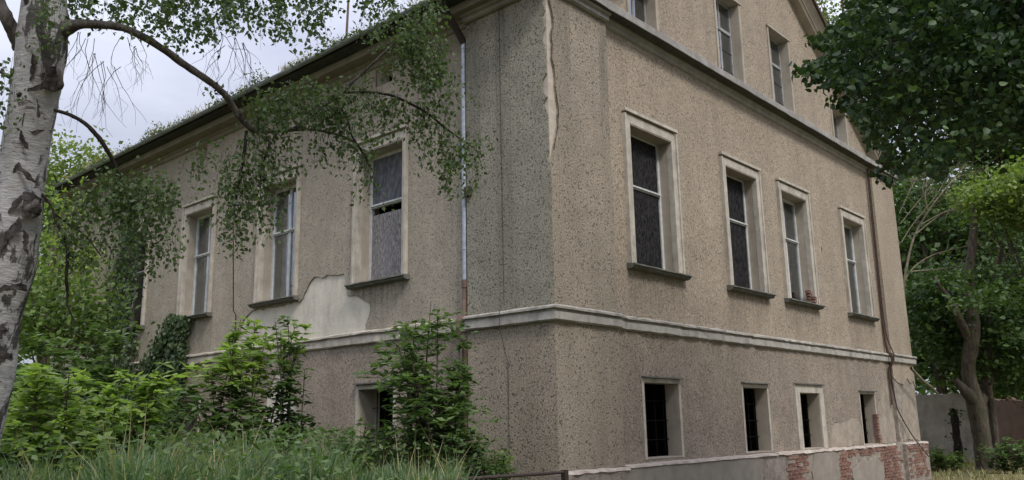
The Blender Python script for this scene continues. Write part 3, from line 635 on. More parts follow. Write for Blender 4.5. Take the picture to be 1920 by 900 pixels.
# gable windows, small panes
for gi, (c, wd, z0, z1) in enumerate(GW):
    u0, u1 = c - wd / 2, c + wd / 2; rec = 0.30
    b = MB('F'); b.box(u0 - 0.07, u0, 0.075, WF + 0.03, z0, z1); b.box(u1, u1 + 0.07, 0.075, WF + 0.03, z0, z1); b.box(u0 - 0.09, u1 + 0.09, 0.05, WF + 0.03, z1, z1 + 0.05)
    w = b.build('gable_window', 'jamb', house)
    b = MB('F'); b.box(u0, u0 + 0.01, 0.078, rec, z0, z1); b.box(u1 - 0.01, u1, 0.078, rec, z0, z1); b.box(u0 + 0.01, u1 - 0.01, 0.078, rec, z1 - 0.01, z1 - 0.001); b.build('jamb', 'jamb', w)
    b = MB('F'); fw = 0.045
    b.box(u0 + 0.01, u0 + 0.01 + fw, rec, rec + 0.05, z0, z1 - 0.01); b.box(u1 - 0.01 - fw, u1 - 0.01, rec, rec + 0.05, z0, z1 - 0.01); b.box(u0 + 0.07, u1 - 0.07, rec, rec + 0.05, z1 - 0.07, z1 - 0.01)
    b.box(c - 0.03, c + 0.03, rec + 0.002, rec + 0.05, z0, z1 - 0.07)
    rows = [z0]
    if z1 - z0 > 1.5:
        zt = z0 + 0.66 * (z1 - z0); b.box(u0 + 0.07, u1 - 0.07, rec - 0.02, rec + 0.052, zt - 0.035, zt + 0.035)
        gb = MB('F')
        for zz in (z0 + 0.45, z0 + 0.92): gb.box(u0 + 0.055, u1 - 0.055, rec + 0.004, rec + 0.03, zz - 0.011, zz + 0.011)
        gb.build('glazing_bar', 'soffit', w)
        rows = [z0, z0 + 0.45, z0 + 0.92, zt]
    b.build('sash', 'greywood', w)
    rows.append(z1 - 0.07)
    for q, r in zip(rows[:-1], rows[1:]):
        for a, d in ((u0 + 0.07, c - 0.04), (c + 0.04, u1 - 0.07)):
            MB('F').box(a, d, rec + 0.012, rec + 0.018, q + 0.02, r - 0.02).build('pane', 'glass', w)
    if gi in (1, 2):
        for a, d in ((u0 + 0.05, c - 0.01), (c + 0.01, u1 - 0.05)): MB('F').box(a, d, rec + 0.055, rec + 0.062, z0 + (0.0 if gi == 1 else 0.35), z0 + (1.3 if gi == 1 else 1.3), 0.012).build('curtain', 'curtain', w)

# cellar windows
def cellar(c, wd, z0, z1, t, side, bricks=False):
    u0, u1 = c - wd / 2, c + wd / 2; dep = 0.368 if side == 'F' else 0.45
    b = MB(side)
    tt = max(t, 0.03)
    b.box(u0 - tt, u0, 0.07 if t > 0.1 else 0.09, WF + 0.035, z0, z1); b.box(u1, u1 + tt, 0.07 if t > 0.1 else 0.09, WF + 0.035, z0, z1)
    b.box(u0 - tt, u1 + tt, 0.07 if t > 0.1 else 0.09, WF + 0.035, z1, z1 + (tt if t < 0.1 else 0.17))
    w = b.build('cellar_window', 'trim', house)
    b = MB(side); b.box(u0, u0 + 0.012, 0.092, dep, z0, z1); b.box(u1 - 0.012, u1, 0.092, dep, z0, z1); b.box(u0 + 0.012, u1 - 0.012, 0.092, dep, z1 - 0.012, z1 - 0.001)
    b.box(u0 + 0.012, u1 - 0.012, 0.092, dep, z0 + 0.001, z0 + 0.02); b.build('jamb', 'jamb', w)
    b = MB(side); b.box(u0 - tt, u1 + tt, 0.02, WF + 0.03, z1 + (tt if t < 0.1 else 0.17) + 0.006, z1 + (tt if t < 0.1 else 0.17) + 0.03, 0.003); b.build('hood', 'sill', w)
    b = MB(side)
    for k in range(4): u = u0 + 0.14 + (wd - 0.28) * k / 3; b.box(u - 0.006, u + 0.006, dep - 0.03, dep - 0.018, z0 + 0.02, z1 - 0.012)
    for zz in (z0 + 0.3, z0 + 0.62, z0 + 0.95): b.box(u0 + 0.012, u1 - 0.012, dep - 0.034, dep - 0.024, zz - 0.006, zz + 0.006)
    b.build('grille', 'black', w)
    return w
cw = [cellar(*a, 'F') for a in CF]
for a in CS: cellar(*a, 'S')
for c, wd in AV:
    b = MB('S'); b.box(c - wd / 2, c + wd / 2, 0.45, 0.5, 8.06, 8.43); b.build('attic_vent', 'black', house)

# bricks: shared mesh, laid one by one
bm_ = MB('F').box(-0.118, 0.118, 0, 0.10, -0.031, 0.031, 0.004)
brick_me = bpy.data.meshes.new('brick'); brick_me.from_pydata(bm_.V, [], bm_.F); brick_me.materials.append(MAT['brick'])
half_me = bpy.data.meshes.new('half_brick'); bb = MB('F').box(-0.06, 0.06, 0, 0.10, -0.031, 0.031, 0.004); half_me.from_pydata(bb.V, [], bb.F); half_me.materials.append(MAT['brick'])
NB = 0
def lay(parent, u, w, z, half=False, rot=0.0):
    global NB; NB += 1
    o = bpy.data.objects.new('brick', half_me if half else brick_me); COL.objects.link(o); o.parent = parent
    o.location = tuple(np.array([u, w, z]) - ORG[parent]); o.rotation_euler = (random.uniform(-.02, .02), random.uniform(-.02, .02), rot + random.uniform(-.03, .03))

# plinth
b = MB('F'); b.box(1.66, 14.44, -0.03, WF + 0.025, -0.3, 0.965)
plinth = b.build('plinth', 'rubble', house, label='crumbling plinth of the gable front with bare bricks')
MB('F').box(-0.1, 1.659, -0.10, WF, -0.3, 0.955).build('plinth', 'rubble', house)
b = MB('F'); b.box(14.441, W_ + 0.06, -0.13, WF + 0.025, -0.3, 0.985)
plinth2 = b.build('plinth', 'rubble', house, label='brick patched plinth under the far pilaster')
b = MB('F'); b.box(1.62, 6.12, -0.055, -0.03, -0.3, 0.955); b.build('cement_facing', 'cement', plinth)
b = MB('F'); b.sweep([(WF - 0.002, 1.02), (-0.07, 1.0), (-0.08, 0.972), (-0.056, 0.962), (WF - 0.002, 0.962)], 1.60, 6.9, 0.25, 0.006, chips=0.02); b.sweep([(WF - 0.002, 1.02), (-0.05, 1.005), (-0.07, 0.97), (WF - 0.002, 0.957)], 6.95, 13.1, 0.16, 0.012, chips=0.06)
b.sweep([(WF - 0.002, 1.02), (-0.13, 1.005), (-0.16, 0.97), (WF - 0.002, 0.957)], 14.44, W_ + 0.06, 0.2, 0.012, chips=0.05)
b.sweep([(0.02, 1.0), (-0.11, 0.985), (-0.13, 0.95), (0.02, 0.945)], -0.1, 1.59, 0.18, 0.012, chips=0.05); b.build('ledge', 'ledge', plinth)
sheet('cement_facing', ragged([(8.55, -0.2), (9.95, -0.2), (9.98, 0.86), (9.8, 0.95), (8.7, 0.95), (8.5, 0.6)], 0.03), [], 'F', -0.05, -0.03, 'cement', plinth)
sheet('cement_facing', ragged([(10.75, -0.2), (12.75, -0.2), (12.8, 0.5), (12.3, 0.72), (11.2, 0.62), (10.75, 0.5)], 0.05), [], 'F', -0.055, -0.03, 'cement', plinth)
sheet('rubble_facing', ragged([(6.2, -0.2), (7.2, -0.2), (7.1, 0.3), (7.25, 0.62), (6.9, 0.9), (6.5, 0.86), (6.25, 0.6)], 0.06), [], 'F', -0.06, -0.03, 'rubble', plinth)
def brick_field(parent, u0, u1, z0, z1, w, keep):
    k = 0; z = z1
    while z > z0:
        u = u0 + (0.125 if k % 2 else 0.0)
        while u < u1:
            if keep(u, z): lay(parent, u, w + random.uniform(-0.012, 0.010), z)
            u += 0.25
        z -= 0.075; k += 1
brick_field(plinth, 7.25, 8.5, 0.15, 0.91, -0.045, lambda u, z: random.random() < 0.9 and (u - 7.4) > (0.9 - z) * -0.2 and u < 8.5 - (0.3 if z < 0.5 else 0.0) and abs(u - 7.75 - (z - .5) * .3) < 0.48)
brick_field(plinth, 10.1, 13.2, 0.66, 0.91, -0.045, lambda u, z: random.random() < 0.85 and (z > 0.78 or u > 12.5 or u < 10.6))
brick_field(plinth, 10.1, 10.7, 0.1, 0.66, -0.045, lambda u, z: random.random() < 0.9)
brick_field(plinth, 12.9, 14.42, 0.1, 0.93, -0.045, lambda u, z: random.random() < 0.93 and u < 14.3 - random.random() * 0.35)
brick_field(plinth2, 14.6, W_ + 0.05, 0.1, 0.90, -0.145, lambda u, z: random.random() < 0.9 and (abs(u - 15.5) < 0.42 + random.random() * 0.3 or u < 14.8))
for zz in np.arange(1.06, 1.75, 0.075):          # bare jamb of the last cellar window
    lay(cw[3], 13.12, 0.045 + random.uniform(0, 0.03), zz, True); lay(cw[3], 13.14, 0.20, zz, True)
for i, zz in enumerate((4.36, 4.435, 4.51, 4.585, 4.66)):
    if i < 4: lay(wins[2], 9.70 + random.uniform(-0.02, 0.02), 0.12, zz, True)
    if i < 2: lay(wins[2], 9.76, 0.035, zz, True)
sheet('bare_patch', ragged([(9.95, 1.03), (12.03, 1.03), (12.06, 1.5), (11.9, 1.74), (10.7, 1.66), (10.0, 1.45)], 0.02), [], 'F', WF + 0.006, WF + 0.024, 'patch', house)
sheet('bare_patch', ragged([(13.15, 1.03), (14.44, 1.03), (14.44, 2.8), (14.0, 2.66), (13.6, 2.25), (13.2, 2.1)], 0.02), [], 'F', WF + 0.006, WF + 0.024, 'patch', house)
sheet('bare_patch', ragged([(14.7, 1.05), (16.05, 1.05), (16.1, 2.2), (15.7, 2.45), (15.2, 2.3), (14.85, 1.9)], 0.05), [], 'F', 0.002, 0.022, 'patch', house)

# growth along the gutter
pts = []; lv = Leaves()
u = rng.uniform(1.0, D_, 5200); u = u[np.sin(u * 3.3) + np.sin(u * 7.9 + 1) + np.sin(u * 1.3) + rng.normal(0, 0.7, len(u)) > 0.6]
P = np.stack([rng.normal(-0.53, 0.06, len(u)), u, 8.80 + rng.uniform(0, 0.05, len(u))], 1)
D = np.stack([rng.normal(0, 0.6, len(u)), rng.normal(0, 0.6, len(u)), np.ones(len(u))], 1)
lv.add(P, 0.15, 0.0, 0.0, 0.05, D, 0.95); lv.build('roof_grass', 'roofgrass', house)
u = rng.uniform(0.8, D_, 9000); u = u[np.sin(u * 1.7) + np.sin(u * 4.1 + 2) + rng.normal(0, 0.8, len(u)) > 0.0]
lv = Leaves(); lv.add(np.stack([rng.normal(-0.575, 0.055, len(u)), u, 8.79 + np.abs(rng.normal(0, 0.07, len(u))) * (1 + np.maximum(0, np.sin(u * 2.7)) * 1.6)], 1), 0.05, 0.6); lv.build('roof_moss', 'moss', house)

# ------------------------------------------------------------------ vegetation helpers
def path_px(rows):
    """[(px, py, width_px, depth)] to points and radii"""
    r = smooth_path(rows, 4); P = np.array([at(a, b_, d) for a, b_, w_, d in r]); return P, np.maximum(0.0015, r[:, 2] * r[:, 3] / F_PX / 2)

def strand(lv, tw, start, length, leaf, dens, sway=0.25, rad=0.0018, fat=0.03):
    n = max(3, int(length / 0.06)); d = np.array([rng.normal(0, sway), rng.normal(0, sway), -1.0]); p = np.array(start, float); pts = [p]
    bend = np.array([rng.normal(0, .06), rng.normal(0, .06), 0])
    for _ in range(n):
        d = norm(d + bend + np.array([0, 0, -0.12])); p = p + d * (length / n); pts.append(p)
    pts = np.array(pts); tw.add(pts, np.linspace(rad, rad * 0.5, len(pts)), 3)
    k = int(length * dens)
    if k:
        i = rng.uniform(0.1, 1, k) * (len(pts) - 1); f = np.floor(i).astype(int).clip(0, len(pts) - 2); q = pts[f] + (pts[f + 1] - pts[f]) * (i - f)[:, None]
        lv.add(q + rng.normal(0, fat, (k, 3)), leaf, 0.2, 0.55, 0.66)

def seen_px(P):
    r = (P - CAM) @ ROT.T; return 960 + F_PX * r[:, 0] / -r[:, 2], 450 - F_PX * r[:, 1] / -r[:, 2]
def clumps(lv, centers, sig, per, leaf, up=0.6, width=0.62, flatten=0.7, within=None):
    for c in centers:
        k = max(3, int(per * rng.uniform(0.5, 1.4)))
        P = np.asarray(c) + rng.normal(size=(k, 3)) * np.array([sig, sig, sig * flatten])
        if within is not None:
            x, y = seen_px(P); P = P[np.array([inside(within, a, b_) for a, b_ in zip(x, y)], dtype=bool)]
        lv.add(P, leaf, up, 0.15, width)

def sample_poly(poly, n, d0, d1):
    xs = [p[0] for p in poly]; ys = [p[1] for p in poly]; o = []
    while len(o) < n:
        x = random.uniform(min(xs), max(xs)); y = random.uniform(min(ys), max(ys))
        if inside(poly, x, y): o.append(at(x, y, random.uniform(d0, d1)))
    return o

# ------------------------------------------------------------------ birch
base = at(-88, 1010, 6.45); base[2] = height(base[0], base[1]) - 0.05
birch = thing('birch_tree', 'white barked birch with long drooping leafy branches in the left foreground', 'tree', base)
rows = [(-100, 1060, 120, 6.5), (-70, 930, 100, 6.45), (-46, 800, 94, 6.4), (-24, 700, 92, 6.4), (-10, 600, 88, 6.4), (15, 500, 92, 6.4), (31, 400, 87, 6.4), (44, 300, 82, 6.4), (60, 210, 82, 6.4), (70, 150, 84, 6.4), (80, 70, 86, 6.4), (84, 0, 74, 6.4), (92, -110, 66, 6.4), (105, -300, 56, 6.4), (125, -600, 38, 6.4), (150, -900, 12, 6.4)]
P, R = path_px(rows); t = Tubes(); t.add(P, R, 20, 0.035); t.build('trunk', 'bark_birch', birch)
def lump(name, px, py, dep, r, mat, sx=1.0):
    bm = bmesh.new(); bmesh.ops.create_icosphere(bm, subdivisions=3, radius=r)
    for v in bm.verts:
        k = 1 + 0.18 * math.sin(v.co.x * 60 + 1) * math.sin(v.co.z * 47) + random.uniform(-0.07, 0.07); v.co *= k; v.co.z *= sx
    c = at(px, py, dep); V = [np.array(v.co) + c for v in bm.verts]; Fc = [[q.index for q in f.verts] for f in bm.faces]; bm.free()
    return mesh_obj(name, V, Fc, mat, birch, smooth=True)
lump('knot', 98, 148, 6.36, 0.075, 'limb', 1.3); lump('knot', 60, 388, 6.30, 0.062, 'limb', 1.0); lump('knot', 40, 178, 6.26, 0.03, 'twig', 1.0)
rowsT = smooth_path(rows, 8)
def bark_pt(px, py, sink=0.0):
    i = int(np.argmin(np.abs(rowsT[:, 1] - py))); cx, w_, d_ = rowsT[i, 0], rowsT[i, 2], rowsT[i, 3]
    r = w_ * d_ / F_PX / 2; dx = max(-0.97, min(0.97, (px - cx) / (w_ / 2))); return at(px, py, d_ - (r - sink) * math.sqrt(1 - dx * dx))
def bark_patch(poly, amp=2.2):
    pl = []
    for (x0, y0), (x1, y1) in zip(poly, poly[1:] + poly[:1]):
        n_ = max(1, int(math.hypot(x1 - x0, y1 - y0) / 5))
        for k in range(n_): pl.append((x0 + (x1 - x0) * k / n_ + random.uniform(-amp, amp), y0 + (y1 - y0) * k / n_ + random.uniform(-amp, amp)))
    xs = [p[0] for p in pl]; ys = [p[1] for p in pl]; pts = [Vector(p) for p in pl]; ne = len(pts)
    for x in np.arange(min(xs), max(xs), 6):
        for y in np.arange(min(ys), max(ys), 6):
            if inside(pl, x, y): pts.append(Vector((x, y)))
    vs, _e, fs, *_ = delaunay_2d_cdt(pts, [(i, (i + 1) % ne) for i in range(ne)], [], 0, 1e-5)
    fs = [f for f in fs if inside(pl, sum(vs[i].x for i in f) / 3, sum(vs[i].y for i in f) / 3)]
    mesh_obj('bark_patch', [bark_pt(v.x, v.y, -0.005 - random.random() * 0.006) for v in vs], fs, 'bark_dark', birch)
for pl in [[(36, 74), (52, 84), (70, 112), (64, 146), (56, 152), (58, 120), (44, 100)], [(84, 120), (104, 124), (112, 150), (106, 172), (84, 168), (56, 170), (26, 172), (50, 164), (78, 158), (88, 142)],
           [(10, 292), (20, 256), (33, 234), (46, 256), (57, 284), (44, 272), (34, 258), (26, 280)], [(38, 196), (46, 206), (44, 236), (36, 240), (40, 216)], [(68, 184), (75, 200), (74, 226), (68, 220)], [(4, 346), (24, 314), (34, 304), (54, 324), (76, 350), (50, 334), (34, 316), (20, 330)],
           [(-6, 414), (20, 386), (44, 360), (62, 358), (78, 372), (76, 404), (56, 410), (40, 402), (46, 374), (24, 396)], [(-14, 480), (-4, 446), (22, 424), (34, 404), (46, 414), (36, 436), (18, 446), (2, 476)], [(44, 428), (54, 440), (52, 482), (42, 470)],
           [(-18, 548), (8, 534), (50, 532), (56, 560), (48, 546), (20, 542), (-2, 552)], [(-30, 676), (-10, 656), (24, 662), (26, 676), (0, 672)], [(-40, 706), (-16, 708), (4, 716), (-16, 730), (-36, 722)], [(-14, 616), (8, 606), (14, 622), (0, 630)], [(-46, 796), (-22, 770), (-4, 776), (-22, 790)], [(50, 10), (66, 14), (80, 60), (98, 78), (80, 84), (62, 54)], [(52, 246), (66, 243), (84, 246), (66, 253)]]:
    bark_patch(pl)
limbs = [
 [(104, 62, 52, 6.4), (125, 52, 34, 6.4), (150, 46, 22, 6.4), (185, 46, 18, 6.45), (230, 52, 17, 6.5), (270, 70, 17, 6.55), (310, 95, 16, 6.6), (350, 124, 16, 6.7), (392, 152, 15, 6.8), (420, 176, 15, 6.9), (437, 200, 14, 7.0), (452, 222, 14, 7.05), (470, 240, 13, 7.1), (484, 246, 10, 7.15), (520, 246, 8, 7.25), (560, 243, 7, 7.35), (600, 245, 5.5, 7.4), (640, 255, 5, 7.5), (668, 270, 5, 7.55), (686, 300, 3, 7.6), (705, 330, 2, 7.6)],
 [(548, 244, 7, 7.3), (572, 228, 8, 7.3), (585, 216, 8, 7.35), (610, 196, 8, 7.4), (640, 174, 8, 7.45), (665, 150, 6, 7.5), (700, 118, 5, 7.55), (742, 78, 4, 7.6), (800, 30, 3, 7.6)],
 [(640, 174, 4, 7.45), (690, 173, 5, 7.5), (730, 178, 5, 7.5), (760, 190, 5, 7.55), (800, 211, 5, 7.6), (830, 236, 4, 7.65), (860, 258, 3, 7.7), (890, 278, 2, 7.7)],
 [(632, 190, 4, 7.45), (650, 222, 4, 7.5), (660, 255, 4, 7.5), (680, 285, 3, 7.5), (698, 318, 2, 7.5)],
 [(482, 248, 7, 7.15), (497, 260, 7, 7.15), (505, 268, 5, 7.15), (500, 288, 4, 7.15), (490, 312, 4, 7.1), (489, 350, 2, 7.1)],
 [(462, 245, 6, 7.1), (458, 285, 6, 7.1), (452, 320, 5, 7.1), (446, 360, 4, 7.05), (438, 400, 3, 7.05), (452, 440, 2, 7.05)],
 [(100, 206, 6, 6.4), (130, 215, 7, 6.45), (160, 232, 8, 6.5), (185, 258, 9, 6.55), (200, 280, 8, 6.6), (212, 301, 7, 6.65), (222, 325, 6, 6.7), (231, 347, 4, 6.75), (240, 380, 2, 6.8)],
 [(74, 360, 6, 6.4), (96, 385, 5, 6.4), (104, 412, 6, 6.4), (118, 440, 6, 6.4), (127, 478, 6, 6.45), (124, 520, 6, 6.45), (127, 548, 5, 6.5), (126, 572, 4, 6.5), (142, 606, 3, 6.5)],
 [(104, 402, 4, 6.4), (135, 425, 4, 6.5), (160, 442, 3, 6.5), (190, 480, 2, 6.6)],
 [(40, 90, 30, 6.4), (28, 66, 26, 6.35), (14, 36, 24, 6.3), (-2, 4, 22, 6.3), (-30, -50, 18, 6.2), (-80, -160, 12, 6.2), (-120, -320, 6, 6.0)],
 [(62, 40, 16, 6.35), (56, 18, 13, 6.3), (48, -8, 12, 6.25), (30, -70, 9, 6.2), (10, -160, 5, 6.2)],
 [(25, 150, 8, 6.35), (10, 140, 7, 6.3), (-20, 128, 5, 6.2), (-60, 150, 3, 6.1)],
 [(110, -150, 24, 6.4), (180, -190, 20, 6.5), (280, -200, 16, 6.7), (400, -190, 13, 6.9), (520, -170, 11, 7.1), (640, -140, 8, 7.3), (760, -100, 5, 7.5), (830, -60, 3, 7.6)],
 [(120, -350, 22, 6.4), (60, -420, 16, 6.2), (-60, -440, 10, 6.0), (-160, -380, 5, 5.8)]]
for rws in limbs:
    P, R = path_px(rws); R = R * (0.86 if rws[0][2] > 40 else 1.0); t = Tubes(); t.add(P, R, 9, 0.10); t.build('branch', 'limb' if rws[0][2] > 6.5 else 'twig', birch)
lv = Leaves(); tw = Tubes()
for x, y2, wd in [(205, 40, 2), (228, 55, 3), (245, 35, 3), (262, 72, 4), (285, 60, 4), (302, 84, 5), (322, 55, 4), (345, 72, 5), (355, 86, 5), (368, 55, 4), (388, 35, 3), (410, 50, 3), (424, 62, 5), (440, 70, 5), (448, 74, 4), (466, 52, 4), (502, 82, 3), (520, 92, 4), (531, 66, 4), (548, 36, 3), (576, 62, 4), (588, 98, 5), (597, 64, 4), (612, 36, 3), (636, 22, 2), (662, 12, 3), (684, 30, 3), (700, 14, 3), (720, 22, 3), (150, 36, 3), (172, 52, 2), (125, 22, 3), (110, 30, 3)]:
    dp = random.uniform(6.5, 7.4)
    for q in range(wd + 1):
        xx = x + rng.normal(0, 5); yy = y2 + 20 - abs(rng.normal(0, 14)); y0 = -random.uniform(40, 150)
        strand(lv, tw, at(xx, y0, dp + rng.normal(0, .12)), max(0.15, (yy - y0) / F_PX * dp), 0.044, 58, 0.04, 0.0016, 0.024)
def along(rws, n, lmin, lmax, dens, leaf=0.042, sway=0.25, sc=0.05, fat=0.032):
    P = smooth_path(rws, 8)
    for _ in range(n):
        r = P[random.randrange(len(P))]; strand(lv, tw, at(r[0] + rng.normal(0, 6), r[1] + rng.normal(0, 6), r[3] + rng.normal(0, sc)), random.uniform(lmin, lmax), leaf, dens, sway, 0.0016, fat)
def field(cx, cy, rx, ry, dep, n, lmin, lmax, dens, sc=0.18, leaf=0.042, sway=0.3):
    for _ in range(n):
        a = random.uniform(0, 6.283); r = random.random() ** 0.5
        strand(lv, tw, at(cx + rx * r * math.cos(a), cy + ry * r * math.sin(a), dep + rng.normal(0, sc)), random.uniform(lmin, lmax), leaf, dens, sway, 0.0014, 0.032)
along(limbs[2][1:], 46, 0.15, 0.55, 48, sway=0.2)
along(limbs[0][13:], 34, 0.1, 0.42, 40)
along(limbs[3], 16, 0.1, 0.4, 45); along(limbs[4], 14, 0.1, 0.4, 40); along(limbs[5], 22, 0.1, 0.45, 40); along(limbs[1][3:], 24, 0.1, 0.4, 55)
along(limbs[6][4:], 20, 0.2, 0.5, 50); along(limbs[7][2:], 8, 0.1, 0.3, 30); along(limbs[8], 14, 0.1, 0.4, 40)
field(795, 85, 48, 62, 7.6, 66, 0.1, 0.38, 62); field(740, 36, 62, 32, 7.6, 38, 0.1, 0.3, 58); field(800, 10, 36, 30, 7.6, 26, 0.1, 0.3, 55); field(812, 150, 44, 50, 7.65, 34, 0.15, 0.5, 55)
field(585, 178, 100, 38, 7.35, 120, 0.08, 0.30, 60); field(500, 200, 50, 40, 7.2, 50, 0.08, 0.3, 60); field(690, 215, 40, 50, 7.5, 14, 0.1, 0.3, 45)
field(850, 270, 50, 36, 7.7, 30, 0.12, 0.42, 55, sway=0.2); field(900, 262, 22, 20, 7.7, 10, 0.05, 0.2, 60)
field(505, 300, 60, 50, 7.15, 36, 0.1, 0.4, 42); field(440, 330, 34, 70, 7.1, 34, 0.1, 0.45, 45); field(490, 370, 50, 50, 7.1, 26, 0.1, 0.4, 36); field(420, 420, 30, 30, 7.0, 8, 0.1, 0.25, 30)
field(250, 350, 90, 36, 6.75, 60, 0.15, 0.55, 52); field(180, 360, 60, 40, 6.7, 26, 0.15, 0.5, 44); field(280, 330, 40, 30, 6.7, 26, 0.1, 0.4, 55); field(210, 440, 90, 50, 6.7, 24, 0.1, 0.4, 42); field(310, 420, 36, 50, 6.8, 22, 0.1, 0.4, 44); field(380, 275, 30, 30, 6.9, 12, 0.1, 0.35, 40)
field(10, 150, 24, 110, 6.2, 26, 0.05, 0.25, 40); field(100, 20, 28, 34, 6.1, 22, 0.05, 0.2, 55); field(70, 60, 30, 30, 6.05, 8, 0.05, 0.15, 50); field(400, 165, 16, 12, 6.85, 4, 0.05, 0.12, 40); field(360, 60, 70, 16, 6.7, 10, 0.05, 0.15, 50)
field(120, 380, 36, 40, 6.5, 18, 0.1, 0.35, 40)
field(300, -140, 240, 70, 6.8, 90, 0.2, 0.5, 40, 0.5); field(620, -120, 200, 60, 7.3, 60, 0.2, 0.5, 40, 0.5); field(-100, -250, 160, 160, 6.0, 90, 0.2, 0.6, 36, 0.6); field(120, -520, 260, 240, 6.4, 160, 0.2, 0.7, 30, 0.9)
# bare twigs hanging below the big limb
for sx, sy, ln in [(150, 60, 0.5), (165, 72, 0.75), (178, 100, 0.6), (195, 115, 0.62), (210, 125, 0.5), (240, 70, 0.35), (262, 90, 0.3), (410, 60, 0.5), (425, 85, 0.45), (440, 70, 0.5), (455, 80, 0.4)]:
    for q in range(3):
        s0 = at(sx + rng.normal(0, 6), sy, 6.5); d = np.array([rng.normal(0.1, .35), rng.normal(0, .35), -0.8]); pts = [s0]
        for k in range(8): d = norm(d + rng.normal(0, .22, 3) + np.array([0, 0, -.12])); pts.append(pts[-1] + d * ln / 8)
        tw.add(pts, np.linspace(0.0030, 0.0010, 9), 3)
        for k in (3, 5): tw.add([pts[k], pts[k] + norm(rng.normal(0, .4, 3) + np.array([0, 0, -.8])) * 0.08, pts[k] + norm(rng.normal(0, .4, 3) + np.array([0, 0, -.8])) * 0.08 + np.array([rng.normal(0, .02), rng.normal(0, .02), -0.10])], [0.0014, 0.0011, 0.0008], 3)
lv.build('crown', 'birch', birch); tw.build('twigs', 'twig', birch, kind='stuff')

# ------------------------------------------------------------------ linden overhanging at the right
trunk_base = np.array([0.6, -8.9, 0.0]); trunk_base[2] = float(height(0.6, -8.9)) - 0.05
linden = thing('linden_tree', 'dark leafy linden whose broad crown overhangs the gable from the upper right', 'tree', trunk_base)
tp = smooth_path([trunk_base, trunk_base + [0.05, 0.1, 1.5], trunk_base + [0.0, 0.2, 3.5], trunk_base + [-0.1, 0.2, 6], trunk_base + [0.1, 0.2, 9], trunk_base + [0.1, 0.1, 11.5]])
t = Tubes(); t.add(tp, np.linspace(0.30, 0.05, len(tp)), 14, 0.05); t.build('trunk', 'bark', linden)
t = Tubes()
lpoly = [(1600, -60), (1590, 18), (1545, 62), (1516, 74), (1520, 84), (1545, 92), (1552, 112), (1510, 118), (1490, 128), (1492, 140), (1530, 142), (1545, 158), (1562, 168), (1600, 170), (1560, 185), (1592, 205), (1612, 240), (1622, 268), (1650, 285), (1640, 310), (1652, 332), (1700, 330), (1745, 322), (1760, 338), (1790, 305), (1830, 285), (1862, 278), (1890, 262), (1930, 268), (1990, 300), (2200, 330), (2300, 0), (2200, -200), (1700, -200)]
lpoly = ragged(lpoly, 11, 20)
cs = sample_poly(lpoly, 600, 6.8, 12.0)
cs = [c for c in cs if c[2] > 2.5]
for c in [q for q in cs[::5] if q[2] > 5.2]:
    a = trunk_base + np.array([0, 0.2, min(9, max(4.8, c[2] - 0.6))]); mid = (a + c) / 2 + np.array([rng.normal(0, .25), rng.normal(0, .25), 0.6]); pth = smooth_path([a, mid, c]); t.add(pth, np.linspace(0.05, 0.008, len(pth)), 5)
for e in [(1500, 132, 7.6), (1520, 78, 7.8), (1566, 188, 7.6), (1650, 320, 7.8)]:
    c = at(*e); a = at(1800, 120, 8.2); pth = smooth_path([trunk_base + np.array([0, .2, 4.2]), a, (a + c) / 2 + [0, 0, .1], c]); t.add(pth, np.linspace(0.06, 0.004, len(pth)), 5)
t.build('limbs', 'bark', linden)
lv = Leaves(six=True); clumps(lv, cs, 0.175, 105, 0.062, 0.35, 0.85, 0.7, lpoly)
for e in [(1496, 134, 7.6), (1508, 128, 7.6), (1512, 142, 7.6), (1524, 130, 7.6), (1534, 146, 7.6), (1522, 80, 7.8), (1534, 72, 7.8), (1546, 82, 7.8), (1560, 90, 7.8), (1560, 186, 7.6), (1575, 190, 7.6), (1590, 200, 7.6), (1548, 120, 7.6), (1552, 150, 7.6), (1646, 326, 7.8), (1660, 334, 7.8), (1545, 165, 7.6)]:
    lv.add(at(*e) + rng.normal(0, 0.035, (10, 3)), 0.062, 0.3, 0.6, 0.85)
oc = []
while len(oc) < 300:
    q = rng.uniform(-1, 1, 3)
    if np.dot(q, q) < 1:
        p = trunk_base + np.array([0.3, 0.2, 7.6]) + q * np.array([4.8, 4.2, 4.2]); r = ROT @ (p - CAM)
        px, py = 960 + F_PX * r[0] / -r[2], 450 - F_PX * r[1] / -r[2]
        if r[2] < -1 and -100 < px < 1990 and -100 < py < 960: continue
        oc.append(p)
clumps(lv, oc, 0.35, 60, 0.12, 0.6, 0.85, 0.6)
lv.build('crown', 'linden', linden)

